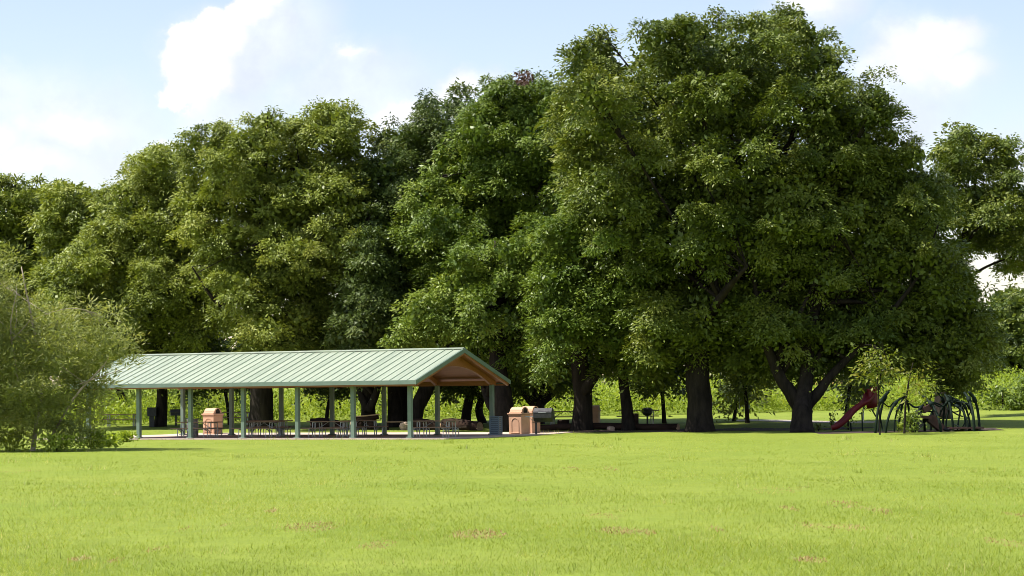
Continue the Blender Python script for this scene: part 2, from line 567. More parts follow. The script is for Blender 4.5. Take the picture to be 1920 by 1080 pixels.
def make_crown(poly_px, Y0, T, seed, r=(0.75, 1.95), leaf=(0.2, 0.043), k=6.5, m=185, back=0.6, mid=0.6,
               clump=0.265, droop=0.5, fill=1.0, gap=0.0, space=1.12, filler=1.0, bough=0.0, hollow=.72, ragged=.33, pushk=.6):
    """Leaf blades spread through a crown: rounded boughs on the crown's front, inside and back, each covered in drooping leaf sprays."""
    g = np.random.default_rng(seed)
    poly = np.array([P(x, y, Y0)[[0, 2]] for x, y in poly_px])
    lo, hi = poly.min(0), poly.max(0)
    lobes = []
    rm = (r[0] + r[1]) / 2
    ntry = int((hi - lo).prod() * 14 / rm ** 2) + 60
    big = None
    for layer, spacing in ((-1, space), (0, 1.12), (1, 1.12)):
        if (layer == 0 and mid <= 0) or (layer == 1 and back <= 0):
            continue
        q = lo + (hi - lo) * g.random((ntry, 2))
        d = poly_dist(q, poly)
        sel = d > 0.3
        q, d = q[sel], d[sel]
        if big is None:
            big = max(d.max(), 0.5)
        rr = np.minimum(g.uniform(r[0], r[1], len(q)), d * 0.85 + 0.35)
        acc = np.zeros((0, 3))
        for i in range(len(q)):
            if len(acc):
                dd = np.hypot(acc[:, 0] - q[i, 0], (acc[:, 1] - q[i, 1]) * 1.2)
                if (dd < spacing * 0.5 * (rr[i] + acc[:, 2])).any():
                    continue
            acc = np.vstack([acc, [q[i, 0], q[i, 1], rr[i]]])
            if gap and g.random() < gap:
                continue
            if d[i] < 1.1 and rr[i] < 1.1 and g.random() < ragged:
                continue
            t = T * math.sqrt(max(0.0, 1 - (1 - min(d[i] / (big * 0.9), 1)) ** 2))
            yo = layer * t * g.uniform(0.55, 1.0) if layer else g.uniform(-0.5, 0.5) * t
            lobes.append((q[i, 0], Y0 + yo, q[i, 1], rr[i], layer))
    lobes = np.array(lobes)
    if bough:
        # front boughs: lobes gather into overlapping mounds with deep hollows below and between them
        cand = lo + (hi - lo) * g.random((900, 2))
        cand = cand[poly_dist(cand, poly) > .5]
        bc = []
        for q in cand:
            if all(math.hypot(q[0] - e[0], (q[1] - e[1]) * 1.25) > bough * 1.25 for e in bc):
                bc.append((q[0], q[1], g.uniform(.0, 1.0), g.uniform(-.1, .1)))
        bc = np.array(bc)
        keep = np.ones(len(lobes), bool)
        tb_ = np.zeros(len(lobes))
        for i, (x, y, z, rr_, layer) in enumerate(lobes):
            dx = (x - bc[:, 0]) / bough; dz = (z - bc[:, 1]) / (bough * .8)
            rad = np.hypot(dx, dz); j = int(rad.argmin()); q = rad[j]
            tb_[i] = bc[j, 3]
            if layer < 0:
                de = poly_dist(np.array([[x, z]]), poly)[0]
                push = 1.0 - .9 * min(q, 1.15) ** 2 - .35 * bc[j, 2]
                t = Y0 - y
                lobes[i, 1] = Y0 - t * max(push, -.35) - pushk * bough * max(push, 0) * min(de / 2.0, 1)
                if q > .78 and dz[j] < -.25 and de > 1.2 and g.random() < hollow:
                    keep[i] = False
        lobes = lobes[keep]; tb_ = tb_[keep]
    else:
        tb_ = np.zeros(len(lobes))
    B = []; A = []; Wd = []; TI = []
    SQ = np.array([1.0, 1.0, 0.74])
    for (cx, cy, cz, lr, layer), tbv in zip(lobes, tb_):
        frontal = layer < 0
        lt = g.uniform(-0.10, 0.10) + tbv
        # dense inner leaves that make the bough opaque
        nf = int(150 * lr * lr * filler)
        d0 = unit(g.normal(size=(nf, 3))) * g.uniform(.2, .82, (nf, 1))
        bf = np.array([cx, cy, cz]) + d0 * lr * SQ
        kf = poly_dist(bf[:, [0, 2]], poly) > .7
        bf = bf[kf]; nf = len(bf)
        af = unit(g.normal(size=(nf, 3))); wf = unit(np.cross(af, g.normal(size=(nf, 3))))
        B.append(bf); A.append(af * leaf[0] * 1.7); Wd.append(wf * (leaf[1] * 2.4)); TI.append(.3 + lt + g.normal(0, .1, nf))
        n = max(5, int((k if frontal else k * 0.55) * lr * lr * fill))
        d = unit(g.normal(size=(int(n * 1.8) + 4, 3)))
        d = d[(d[:, 2] > -0.3) | (g.random(len(d)) < 0.3)][:n]
        c = np.array([cx, cy, cz]) + d * lr * SQ * g.uniform(0.76, 1.1, (len(d), 1))
        dd = poly_dist(c[:, [0, 2]], poly)
        okc = dd > g.uniform(-0.2, 0.45, len(dd))
        c, d = c[okc], d[okc]
        if not len(c):
            continue
        mm = m if frontal else int(m * 0.5)
        s = 1.0 if frontal else 1.5
        nl = len(c) * mm
        ci = np.repeat(np.arange(len(c)), mm)
        off = g.normal(size=(nl, 3)) * np.array([clump, clump, clump * 0.5]) * np.repeat(g.uniform(.7, 1.35, len(c)), mm)[:, None]
        rho = np.hypot(off[:, 0], off[:, 1])
        off[:, 2] -= droop * rho * rho / clump * 0.55
        base = c[ci] + off
        hor = np.stack([off[:, 0], off[:, 1], np.zeros(nl)], 1)
        ax = unit(hor) * 0.8 + d[ci] * 0.4 + g.normal(size=(nl, 3)) * 0.42
        ax[:, 2] -= g.uniform(0.1, 1.1, nl) * droop * 1.4
        ax = unit(ax)
        L = leaf[0] * s * g.uniform(0.65, 1.25, nl)
        up = np.array([0, 0, 1.0]) + d[ci] * 0.8 + g.normal(size=(nl, 3)) * 0.45
        wd = unit(np.cross(ax, up)) * (leaf[1] * s * g.uniform(0.75, 1.2, nl))[:, None]
        B.append(base); A.append(ax * L[:, None]); Wd.append(wd)
        ct = g.normal(0, 0.14, len(c))
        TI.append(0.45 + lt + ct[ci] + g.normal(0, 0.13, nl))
    B, A, Wd, TI = [np.concatenate(q) for q in (B, A, Wd, TI)]
    print('crown', len(lobes), len(B))
    return lobes, B, A, Wd, TI


def make_tree(name, label, trunk_px, rad, poly_px, mat, seed, T=5.0, dY=0.0, stems=(), nlimb=12, bark=None, group=None, cat='tree',
              limb_r=None, Y=None, dead=None, limb_from=0.45, **kw):
    """trunk_px: pixels up the main trunk, base first; rad: radii in metres; stems: further limbs as (pixel list, radii)."""
    Yb = ground_at(*trunk_px[0]) if Y is None else Y
    base = G(trunk_px[0][0], Yb)
    g = random.Random(seed)
    root = empty(name, base, 0, label, cat, group)
    inv = np.array(base)
    lobes, B, A, Wd, TI = make_crown(poly_px, Yb + dY, T, seed, **kw)
    tb = MB()
    pts = [base - np.array([0, 0, 0.25])] + [P(x, y, Yb + dY * (i + 1) / len(trunk_px)) for i, (x, y) in enumerate(trunk_px[1:])]
    sp = smooth_path(pts, 5)
    rr = np.interp(np.linspace(0, 1, len(sp)), np.linspace(0, 1, len(rad)), rad)
    rr[0] *= 1.4; rr[1] *= 1.14; rr[2] *= 1.04
    tb.tube([p - inv for p in sp], list(rr), n=14, wob=0.09)
    tips = [(sp, rr)]
    for px, rd in stems:
        q = [P(x, y, Yb + dY * 0.4 + dy) for x, y, dy in px]
        s2 = smooth_path(q, 5)
        r2 = np.interp(np.linspace(0, 1, len(s2)), np.linspace(0, 1, len(rd)), rd)
        tb.tube([p - inv for p in s2], list(r2), n=12, wob=0.08)
        tips.append((s2, r2))
    order = list(range(len(lobes)))
    g.shuffle(order)
    for j in order[:nlimb]:
        tgt = lobes[j][:3]
        if tgt[2] < base[2] + (5.5 if 'giant' in name else 3.0):
            continue
        s2, r2 = tips[g.randrange(len(tips))]
        i0 = g.randrange(int(len(s2) * limb_from), len(s2))
        st = s2[i0]
        if tgt[2] < st[2] - 1.0:
            cands = [i for i in range(len(s2)) if s2[i][2] < tgt[2] + 0.8 and i > len(s2) * 0.3]
            if not cands:
                continue
            i0 = cands[-1]; st = s2[i0]
        midp = (st + tgt) / 2 + np.array([g.uniform(-.8, .8), g.uniform(-.8, .8), g.uniform(0.2, 1.4)])
        bp = bez(st, midp, tgt, 9)
        r0 = min(r2[i0] * 0.6, limb_r or 0.22)
        tb.tube([p - inv for p in bp], list(np.linspace(r0 * .85, 0.02, 9)), n=8, wob=0.1)
        for _ in range(3):
            e = tgt + np.array([g.uniform(-1, 1), g.uniform(-1, 1), g.uniform(-.3, 1)]) * lobes[j][3] * 0.6
            bq = bez(bp[5], (bp[7] + e) / 2 + np.array([0, 0, .2]), e, 6)
            tb.tube([p - inv for p in bq], list(np.linspace(r0 * 0.35 + .01, 0.012, 6)), n=6)
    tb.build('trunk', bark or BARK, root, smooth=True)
    mats = [mat]; idx = None
    if dead is not None:
        dp = P(dead[0], dead[1], Yb + dY)
        hit = np.hypot(B[:, 0] - dp[0], B[:, 2] - dp[2]) < dead[2]
        mats = [mat, L_DEAD]; idx = hit.astype(int)
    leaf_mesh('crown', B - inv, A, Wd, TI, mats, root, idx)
    return root, Yb


NLEAF = 0
TREES = 'shade trees around the picnic shelter'
# --- far wood on the left
make_tree('broadleaf_tree', 'dark green tree rising behind the willowy bush at the left edge', [(60, 782), (70, 700), (60, 560), (50, 430)], [.5, .42, .3, .1],
          [(-160, 360), (-60, 345), (-20, 322), (5, 312), (18, 335), (60, 328), (120, 335), (140, 400), (150, 520), (140, 660), (60, 720), (-60, 720), (-170, 660), (-200, 480)],
          L_OLIVE, 11, bough=2.6, T=5, Y=168, group=TREES, k=6.5, leaf=(.28, .052), m=110)
make_tree('broadleaf_tree', 'low round tree between the left edge wood and the olive tree', [(250, 797), (236, 765), (215, 700), (190, 560), (180, 430)], [.3, .26, .22, .2, .1],
          [(90, 345), (130, 338), (165, 342), (200, 336), (236, 334), (280, 380), (290, 520), (260, 660), (190, 720), (110, 690), (70, 560), (70, 430)],
          L_OLIVE, 12, bough=2.4, T=4, Y=160, group=TREES, k=6.5, leaf=(.28, .052), m=110)
# --- olive pair behind the shelter
make_tree('broadleaf_tree', 'broad olive green tree over the left end of the shelter roof', [(300, 800), (304, 740), (296, 660), (280, 560), (270, 420)], [.36, .33, .3, .24, .1],
          [(70, 600), (84, 545), (92, 510), (122, 470), (150, 440), (165, 415), (200, 400), (222, 350), (232, 305), (252, 296), (268, 282), (290, 265), (318, 268), (345, 282), (365, 320),
           (400, 420), (440, 520), (440, 620), (380, 700), (300, 722), (220, 705), (140, 700), (90, 660)],
          L_OLIVE, 13, bough=2.5,  T=6, dY=-2, group=TREES, stems=[([(302, 735, 0), (330, 640, -1), (380, 540, -2)], [.22, .16, .06])], nlimb=16)
make_tree('broadleaf_tree', 'tall olive green tree with thick dark trunk behind the shelter', [(490, 803), (490, 740), (482, 660), (470, 560), (500, 420), (560, 300)], [.68, .66, .56, .42, .28, .1],
          [(342, 300), (346, 250), (352, 236), (385, 232), (410, 218), (428, 222), (440, 252), (462, 222), (480, 208), (512, 204), (545, 194), (556, 200), (568, 192), (596, 180), (625, 179), (655, 195),
           (680, 218), (692, 245), (706, 300), (712, 400), (690, 500), (655, 600), (620, 680), (560, 705), (480, 690), (430, 640), (390, 560), (350, 470), (330, 380)],
          L_OLIVE, 14, bough=2.7, T=6.5, dY=-1, group=TREES, stems=[([(482, 650, 0), (440, 590, -2), (400, 560, -3), (360, 500, -4)], [.36, .22, .12, .03]), ([(478, 610, 0), (530, 520, 1), (600, 420, 0)], [.3, .22, .08])], nlimb=12)
# --- middle group
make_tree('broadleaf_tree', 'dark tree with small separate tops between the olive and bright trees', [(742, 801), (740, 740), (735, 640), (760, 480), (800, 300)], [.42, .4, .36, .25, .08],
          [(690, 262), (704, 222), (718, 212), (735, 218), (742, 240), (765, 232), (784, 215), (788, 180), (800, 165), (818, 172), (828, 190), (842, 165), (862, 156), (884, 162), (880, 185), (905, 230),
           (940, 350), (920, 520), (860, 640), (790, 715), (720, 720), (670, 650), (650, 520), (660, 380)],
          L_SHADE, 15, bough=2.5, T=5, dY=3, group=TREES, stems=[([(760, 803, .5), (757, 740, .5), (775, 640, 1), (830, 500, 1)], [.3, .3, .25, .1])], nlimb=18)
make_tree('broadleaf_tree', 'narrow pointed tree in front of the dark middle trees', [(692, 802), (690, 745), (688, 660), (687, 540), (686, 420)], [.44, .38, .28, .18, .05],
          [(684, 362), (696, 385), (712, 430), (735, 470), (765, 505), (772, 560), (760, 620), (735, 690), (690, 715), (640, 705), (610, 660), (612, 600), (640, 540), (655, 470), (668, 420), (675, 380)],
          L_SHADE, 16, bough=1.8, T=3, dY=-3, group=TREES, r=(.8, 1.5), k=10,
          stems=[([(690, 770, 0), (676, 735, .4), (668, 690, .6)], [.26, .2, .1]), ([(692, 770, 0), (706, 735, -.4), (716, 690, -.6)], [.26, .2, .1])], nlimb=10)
make_tree('broadleaf_tree', 'bright green tree with a rusty dead patch at its top', [(776, 803), (782, 765), (800, 728), (840, 640), (900, 500), (950, 350), (975, 240)], [.46, .4, .42, .34, .28, .18, .06],
          [(742, 420), (760, 350), (800, 300), (830, 262), (850, 235), (872, 195), (895, 165), (925, 145), (945, 148), (968, 132), (985, 126), (1005, 140), (1030, 148), (1060, 175), (1085, 260), (1110, 380), (1100, 480), (1060, 560),
           (960, 610), (870, 600), (800, 560), (755, 500)],
          L_BRIGHT, 17, bough=2.5, T=6, dY=1.5, group=TREES, stems=[([(835, 650, 0), (930, 560, 1), (1010, 430, 1)], [.28, .2, .08])], nlimb=22, dead=(979, 150, .62))
# --- front centre
make_tree('broadleaf_tree', 'bright leafy tree bending over the near gable of the shelter', [(946, 809), (945, 765), (938, 715), (930, 650), (920, 540), (930, 450)], [.54, .5, .48, .4, .26, .08],
          [(712, 650), (735, 610), (752, 560), (790, 530), (825, 495), (830, 470), (862, 445), (900, 426), (940, 430), (985, 405), (1040, 400), (1080, 440), (1090, 560), (1060, 640), (1040, 690), (985, 705),
           (940, 690), (895, 692), (860, 650), (810, 645), (770, 662)],
          L_BRIGHT, 18, bough=2.3, T=4.5, dY=2.5, group=TREES, stems=[([(942, 790, 0), (918, 755, 1), (905, 725, 1.5)], [.3, .24, .12])], nlimb=18)
make_tree('broadleaf_tree', 'leafy green tree whose thick trunk has a sunlit left edge', [(1092, 807), (1093, 750), (1088, 690), (1085, 600), (1100, 500), (1120, 400)], [.55, .47, .46, .36, .24, .08],
          [(985, 440), (1010, 410), (1050, 395), (1085, 360), (1120, 345), (1160, 360), (1190, 390), (1225, 400), (1250, 440), (1260, 540), (1240, 640), (1215, 700), (1170, 715), (1130, 700), (1095, 660), (1070, 680), (1045, 715),
           (1000, 700), (985, 600)],
          L_BRIGHT, 19, bough=2.3, T=5.5, dY=-1, group=TREES, stems=[([(1093, 735, 0), (1118, 700, -.5), (1150, 640, -1), (1180, 540, -1)], [.32, .26, .2, .07])], nlimb=18)
make_tree('broadleaf_tree', 'slim trunked dark tree between the two thickest trunks', [(1180, 807), (1176, 770), (1168, 710), (1160, 640), (1165, 560)], [.36, .3, .24, .18, .06],
          [(1110, 620), (1140, 560), (1200, 540), (1260, 580), (1280, 660), (1265, 715), (1220, 742), (1190, 700), (1150, 700), (1120, 735), (1100, 690)],
          L_DEEP, 20, T=3.5, dY=1.5, group=TREES, r=(.9, 1.6), nlimb=10)
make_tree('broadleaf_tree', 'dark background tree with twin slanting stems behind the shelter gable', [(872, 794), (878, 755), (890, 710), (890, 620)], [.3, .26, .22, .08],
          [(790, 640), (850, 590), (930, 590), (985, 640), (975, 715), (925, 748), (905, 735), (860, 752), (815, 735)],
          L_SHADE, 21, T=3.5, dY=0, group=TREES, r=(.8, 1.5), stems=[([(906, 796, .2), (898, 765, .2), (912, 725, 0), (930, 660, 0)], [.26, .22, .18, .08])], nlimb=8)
make_tree('broadleaf_tree', 'dark forked tree behind the pair of terracotta bins', [(1006, 795), (1008, 765), (1005, 752)], [.42, .4, .36],
          [(935, 640), (980, 600), (1060, 600), (1120, 650), (1110, 715), (1075, 742), (1030, 735), (990, 748), (960, 745)],
          L_DEEP, 22, T=4, dY=0, group=TREES, r=(.9, 1.6), stems=[([(1004, 758, 0), (985, 735, 0), (970, 690, 0)], [.3, .26, .1]), ([(1008, 758, 0), (1030, 742, 0), (1062, 715, 0)], [.3, .24, .1])], nlimb=8)
# --- understorey in the shade behind the trunks
UND = 'low trees in the shade behind the trunks'
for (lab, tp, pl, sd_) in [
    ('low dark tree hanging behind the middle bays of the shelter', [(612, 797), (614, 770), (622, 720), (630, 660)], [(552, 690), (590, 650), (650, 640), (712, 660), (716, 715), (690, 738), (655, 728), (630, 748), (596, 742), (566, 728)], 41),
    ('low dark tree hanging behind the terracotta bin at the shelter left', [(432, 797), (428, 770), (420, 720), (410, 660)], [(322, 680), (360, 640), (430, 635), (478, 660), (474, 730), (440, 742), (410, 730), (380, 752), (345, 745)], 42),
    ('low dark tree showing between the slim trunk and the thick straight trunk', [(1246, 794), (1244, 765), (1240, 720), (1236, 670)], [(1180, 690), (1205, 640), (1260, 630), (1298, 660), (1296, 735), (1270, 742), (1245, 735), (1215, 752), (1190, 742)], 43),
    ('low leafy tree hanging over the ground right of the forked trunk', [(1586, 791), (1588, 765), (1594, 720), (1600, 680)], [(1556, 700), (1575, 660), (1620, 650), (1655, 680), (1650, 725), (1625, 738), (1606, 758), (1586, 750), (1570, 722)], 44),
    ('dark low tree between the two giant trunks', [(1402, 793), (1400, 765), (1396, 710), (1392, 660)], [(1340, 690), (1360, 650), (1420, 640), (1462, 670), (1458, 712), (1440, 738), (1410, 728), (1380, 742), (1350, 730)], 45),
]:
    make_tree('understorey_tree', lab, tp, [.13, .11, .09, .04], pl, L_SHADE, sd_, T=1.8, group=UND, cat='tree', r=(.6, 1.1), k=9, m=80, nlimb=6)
# --- the two giants
BIG = [(1036, 178), (1040, 150), (1052, 112), (1050, 90), (1070, 72), (1092, 48), (1115, 46), (1138, 58), (1148, 78), (1146, 95), (1166, 98), (1182, 52), (1200, 42), (1232, 36), (1250, 28), (1275, 28),
       (1300, 14), (1322, 10), (1352, 18), (1372, 26), (1398, 30), (1415, 18), (1440, 12), (1466, 16), (1490, 20), (1508, 22), (1522, 40), (1535, 62), (1568, 74), (1590, 100), (1602, 130), (1612, 160), (1635, 250),
       (1625, 400), (1580, 560), (1490, 670), (1430, 715), (1385, 712), (1345, 690), (1300, 672), (1270, 690), (1235, 715), (1205, 700), (1165, 640), (1150, 540), (1110, 460), (1075, 400), (1050, 330), (1030, 250)]
make_tree('giant_tree', 'tallest tree with the thick straight trunk at the centre right', [(1313, 809), (1312, 760), (1308, 700), (1312, 600), (1310, 480), (1300, 340), (1310, 200)], [.67, .62, .6, .54, .46, .3, .1],
          BIG, L_DEEP, 23, bough=3.1, T=8.5, dY=2.0, group=TREES, r=(0.75, 2.0),
          stems=[([(1312, 560, 0), (1370, 440, 1), (1430, 320, 1), (1470, 200, 1)], [.4, .3, .2, .07]), ([(1311, 540, 0), (1250, 420, 1), (1200, 330, 2), (1160, 250, 3)], [.36, .26, .16, .04]),
                 ([(1312, 640, 0), (1350, 560, -3), (1400, 500, -5)], [.3, .22, .08])], nlimb=46, limb_r=.26, gap=0.06)
make_tree('giant_tree', 'wide dark tree on a forked trunk beside the red slide', [(1504, 810), (1504, 775), (1506, 750), (1512, 705), (1520, 600), (1560, 460), (1600, 320)], [.53, .5, .4, .34, .34, .26, .08],
          [(1560, 230), (1600, 170), (1622, 142), (1650, 138), (1672, 165), (1684, 200), (1690, 248), (1715, 262), (1738, 272), (1746, 300), (1775, 340), (1795, 420), (1820, 490), (1842, 540), (1862, 590), (1872, 640),
           (1868, 690), (1840, 700), (1832, 735), (1800, 742), (1768, 722), (1735, 700), (1700, 712), (1660, 700), (1630, 700), (1600, 695), (1565, 716), (1540, 704), (1510, 716), (1480, 706), (1440, 732), (1400, 722), (1375, 640), (1345, 580),
           (1350, 480), (1345, 400), (1390, 330), (1440, 290), (1500, 270)],
          L_DEEP, 24, bough=2.9, pushk=.05, T=5, dY=3.6, group=TREES, r=(0.75, 2.0),
          stems=[([(1502, 765, 0), (1482, 735, 0), (1462, 705, 0), (1430, 620, 0), (1410, 500, 0)], [.4, .34, .28, .2, .07]), ([(1508, 765, 0), (1535, 735, 0), (1560, 702, 0), (1640, 620, 0), (1720, 520, 0), (1760, 420, 0)], [.34, .26, .2, .14, .08, .03])], nlimb=40, limb_r=.24)
make_tree('broadleaf_tree', 'open tree at the right edge with sky showing between its boughs', [(1765, 800), (1770, 700), (1780, 600), (1800, 480), (1830, 340)], [.42, .38, .3, .2, .06],
          [(1735, 330), (1752, 290), (1762, 262), (1788, 250), (1782, 232), (1800, 222), (1826, 232), (1832, 250), (1858, 250), (1878, 240), (1890, 262), (1905, 285), (1918, 310), (1912, 340), (1945, 350), (1990, 390), (2000, 460), (1960, 520), (1935, 530),
           (1915, 500), (1890, 535), (1868, 525), (1860, 480), (1850, 492), (1830, 468), (1812, 490), (1826, 545), (1790, 600), (1760, 640), (1730, 560), (1725, 430)],
          L_DEEP, 25, bough=2.0, T=4, dY=3, Y=131, group=TREES, r=(.9, 1.6), gap=0.13, hollow=.1, ragged=.22, nlimb=10, stems=[([(1800, 480, 0), (1845, 420, 0), (1920, 440, 0)], [.1, .08, .03]), ([(1790, 540, 0), (1850, 500, 0), (1930, 470, 0)], [.1, .07, .03])])
# --- small trees by the playground
make_tree('sapling', 'sunlit young tree above the top of the red slide', [(1650, 806), (1648, 760), (1645, 700), (1640, 660)], [.035, .03, .025, .015],
          [(1604, 665), (1620, 645), (1640, 638), (1662, 645), (1678, 670), (1672, 705), (1650, 725), (1618, 722), (1604, 700)],
          L_YELLOW, 26, T=1.1, Y=108.8, cat='tree', group='young trees at the playground', r=(.5, .9), k=12, m=34, leaf=(.18, .035), nlimb=6, clump=.28)
make_tree('sapling', 'yellowing young tree growing up through the climbing frame', [(1695, 809), (1698, 760), (1704, 715), (1712, 680)], [.05, .045, .035, .02],
          [(1686, 730), (1692, 700), (1702, 676), (1714, 668), (1728, 680), (1742, 708), (1768, 722), (1772, 736), (1745, 744), (1722, 752), (1700, 748)],
          L_YELLOW, 27, T=1.2, Y=110.2, cat='tree', group='young trees at the playground', r=(.4, .75), k=10, m=24, leaf=(.18, .035), nlimb=6, clump=.28)
make_tree('shrub', 'low shrub under the boughs between the two giant trees', [(1375, 790), (1378, 775), (1382, 745)], [.12, .1, .04],
          [(1338, 760), (1345, 725), (1370, 700), (1405, 690), (1440, 705), (1448, 735), (1425, 755), (1412, 780), (1375, 788), (1352, 780)],
          L_YELLOW, 28, T=1.4, cat='shrub', r=(.5, 1.0), k=10, m=24, leaf=(.22, .05), nlimb=5, clump=.3)
# --- far right
make_tree('broadleaf_tree', 'pale distant tree behind the weeds at the right edge', [(1905, 775), (1905, 700), (1900, 600)], [.4, .32, .1],
          [(1838, 640), (1848, 590), (1862, 566), (1885, 556), (1902, 542), (1930, 530), (1990, 520), (2080, 520), (2150, 600), (2150, 720), (2050, 770), (1900, 770), (1850, 740)],
          L_FAR, 29, T=6, Y=196, group='distant trees on the slope', leaf=(.4, .09), k=6, m=26, nlimb=8)
make_tree('broadleaf_tree', 'sparse far tree with thin top against the sky at right', [(1888, 770), (1888, 660), (1886, 560)], [.25, .2, .06],
          [(1848, 585), (1856, 552), (1872, 540), (1885, 528), (1905, 536), (1925, 540), (1935, 580), (1900, 600)],
          L_FAR, 30, T=3, Y=206, group='distant trees on the slope', leaf=(.4, .08), k=4, m=16, nlimb=10, r=(.8, 1.4), gap=.2)
make_tree('shrub', 'tall dark bush standing in the weeds at right', [(1880, 794), (1880, 770), (1880, 740)], [.1, .08, .03],
          [(1836, 792), (1838, 750), (1850, 722), (1868, 708), (1890, 700), (1912, 690), (1950, 692), (1990, 705), (2040, 730), (2050, 792)],
          L_BRIGHT, 31, T=1.8, Y=146, cat='shrub', r=(.6, 1.1), k=8, m=26, nlimb=5, clump=.32)
# --- willowy bush front left
wroot, wY = make_tree('willow_bush', 'feathery grey green bush in front of the shelter at the left edge', [(60, 846), (70, 780), (80, 700), (60, 600), (40, 500)], [.09, .08, .06, .05, .02],
          [(-200, 500), (-110, 450), (-30, 455), (0, 440), (16, 450), (26, 480), (40, 478), (54, 530), (72, 556), (88, 580), (104, 562), (128, 574), (150, 548), (168, 556), (184, 590), (206, 570), (236, 586), (258, 606), (282, 632), (286, 662), (250, 684), (222, 712), (206, 742), (196, 766),
           (198, 800), (210, 830), (205, 842), (100, 846), (-60, 850), (-200, 850)],
          L_WILLOW, 32, T=3.0, dY=0.4, cat='bush', r=(.35, .9), k=12, m=60, leaf=(.19, .019), clump=.24, droop=-.18, space=1.0, filler=.8, gap=.1, ragged=.45, fill=.85, nlimb=9, bark=BARK_PALE, limb_r=.015, mid=.8, back=.6, limb_from=0.1,
          stems=[([(90, 830, -.5), (140, 745, -.8), (190, 690, -.8), (205, 668, -.8)], [.05, .04, .03, .012]), ([(40, 760, -1.2), (30, 690, -1.6), (20, 610, -1.8), (32, 545, -1.8)], [.04, .035, .028, .012]),
                 ([(150, 720, -.8), (190, 706, -1), (236, 690, -1)], [.03, .022, .01]), ([(20, 640, -1.8), (44, 615, -1.9), (56, 600, -1.9)], [.025, .018, .01])])

# ------------------------------------------------------------------ weeds and far woods (masses)
def mass(name, label, n, xr, fy, fz, leaf, mat, seed, upright=0.3):
    g = np.random.default_rng(seed)
    x = g.uniform(xr[0], xr[1], n)
    y = fy(g, x, n)
    z = fz(g, x, y, n)
    base = np.stack([x, y, gz(x, y) + z], 1)
    ax = g.normal(size=(n, 3)); ax[:, 2] = np.abs(ax[:, 2]) * upright * 3 - 0.35
    ax = unit(ax)
    L = leaf[0] * g.uniform(.6, 1.3, n)
    up = np.array([0, -.2, 1.0]) + g.normal(size=(n, 3)) * 0.7
    wd = unit(np.cross(ax, up)) * (leaf[1] * g.uniform(.7, 1.2, n))[:, None]
    cl = np.sin(x * 0.9 + 1.7 * np.sin(y * .5)) * 0.1 + np.sin(x * 2.3 + y) * .08
    t = 0.5 + cl + g.normal(0, .17, n)
    o = leaf_mesh(name, base, ax * L[:, None], wd, t, mat)
    return tag(o, label, None, None, 'stuff')


def weed_h(x, y):
    px = 960 + x / y * F
    h = 1.85 + 0.25 * np.sin(x * .55) + .2 * np.sin(x * 1.9 + 1)
    dip = sm(1400, 1470, px) * (1 - sm(1640, 1760, px))
    return h * (1 - 0.52 * dip)


def weed_z(g, x, y, n):
    h = weed_h(x, y) * (1 + .18 * np.sin(x * 5.1 + 3 * np.sin(y * 1.3))) * (0.75 + 0.25 * sm(150, 156, y))
    return h * g.random(n) ** 0.75


mass('tall_weeds', 'tall sunlit green weeds growing in a band behind the trees', 150000, (-62, 62), lambda g, x, n: 150 + 0.8 * np.sin(x * .4) + g.random(n) ** 1.6 * 16,
     weed_z, (.24, .045), L_WEED, 51, .55)
mass('distant_woods', 'far green wood closing the view behind the weeds', 60000, (-150, 150), lambda g, x, n: 214 + g.random(n) * 14,
     lambda g, x, y, n: (6.3 + 1.6 * np.sin(x * .13) + 1.2 * np.sin(x * .41 + 1) + .8 * np.sin(x * 1.3)) * g.random(n) ** .8, (.9, .22), L_FAR, 52, .2)
mass('hillside_grass', 'long bright grass on the slope beyond the weeds', 26000, (8, 60), lambda g, x, n: 168 + g.random(n) * 40,
     lambda g, x, y, n: 0.35 * g.random(n), (.4, .03), L_WEED, 53, .9)

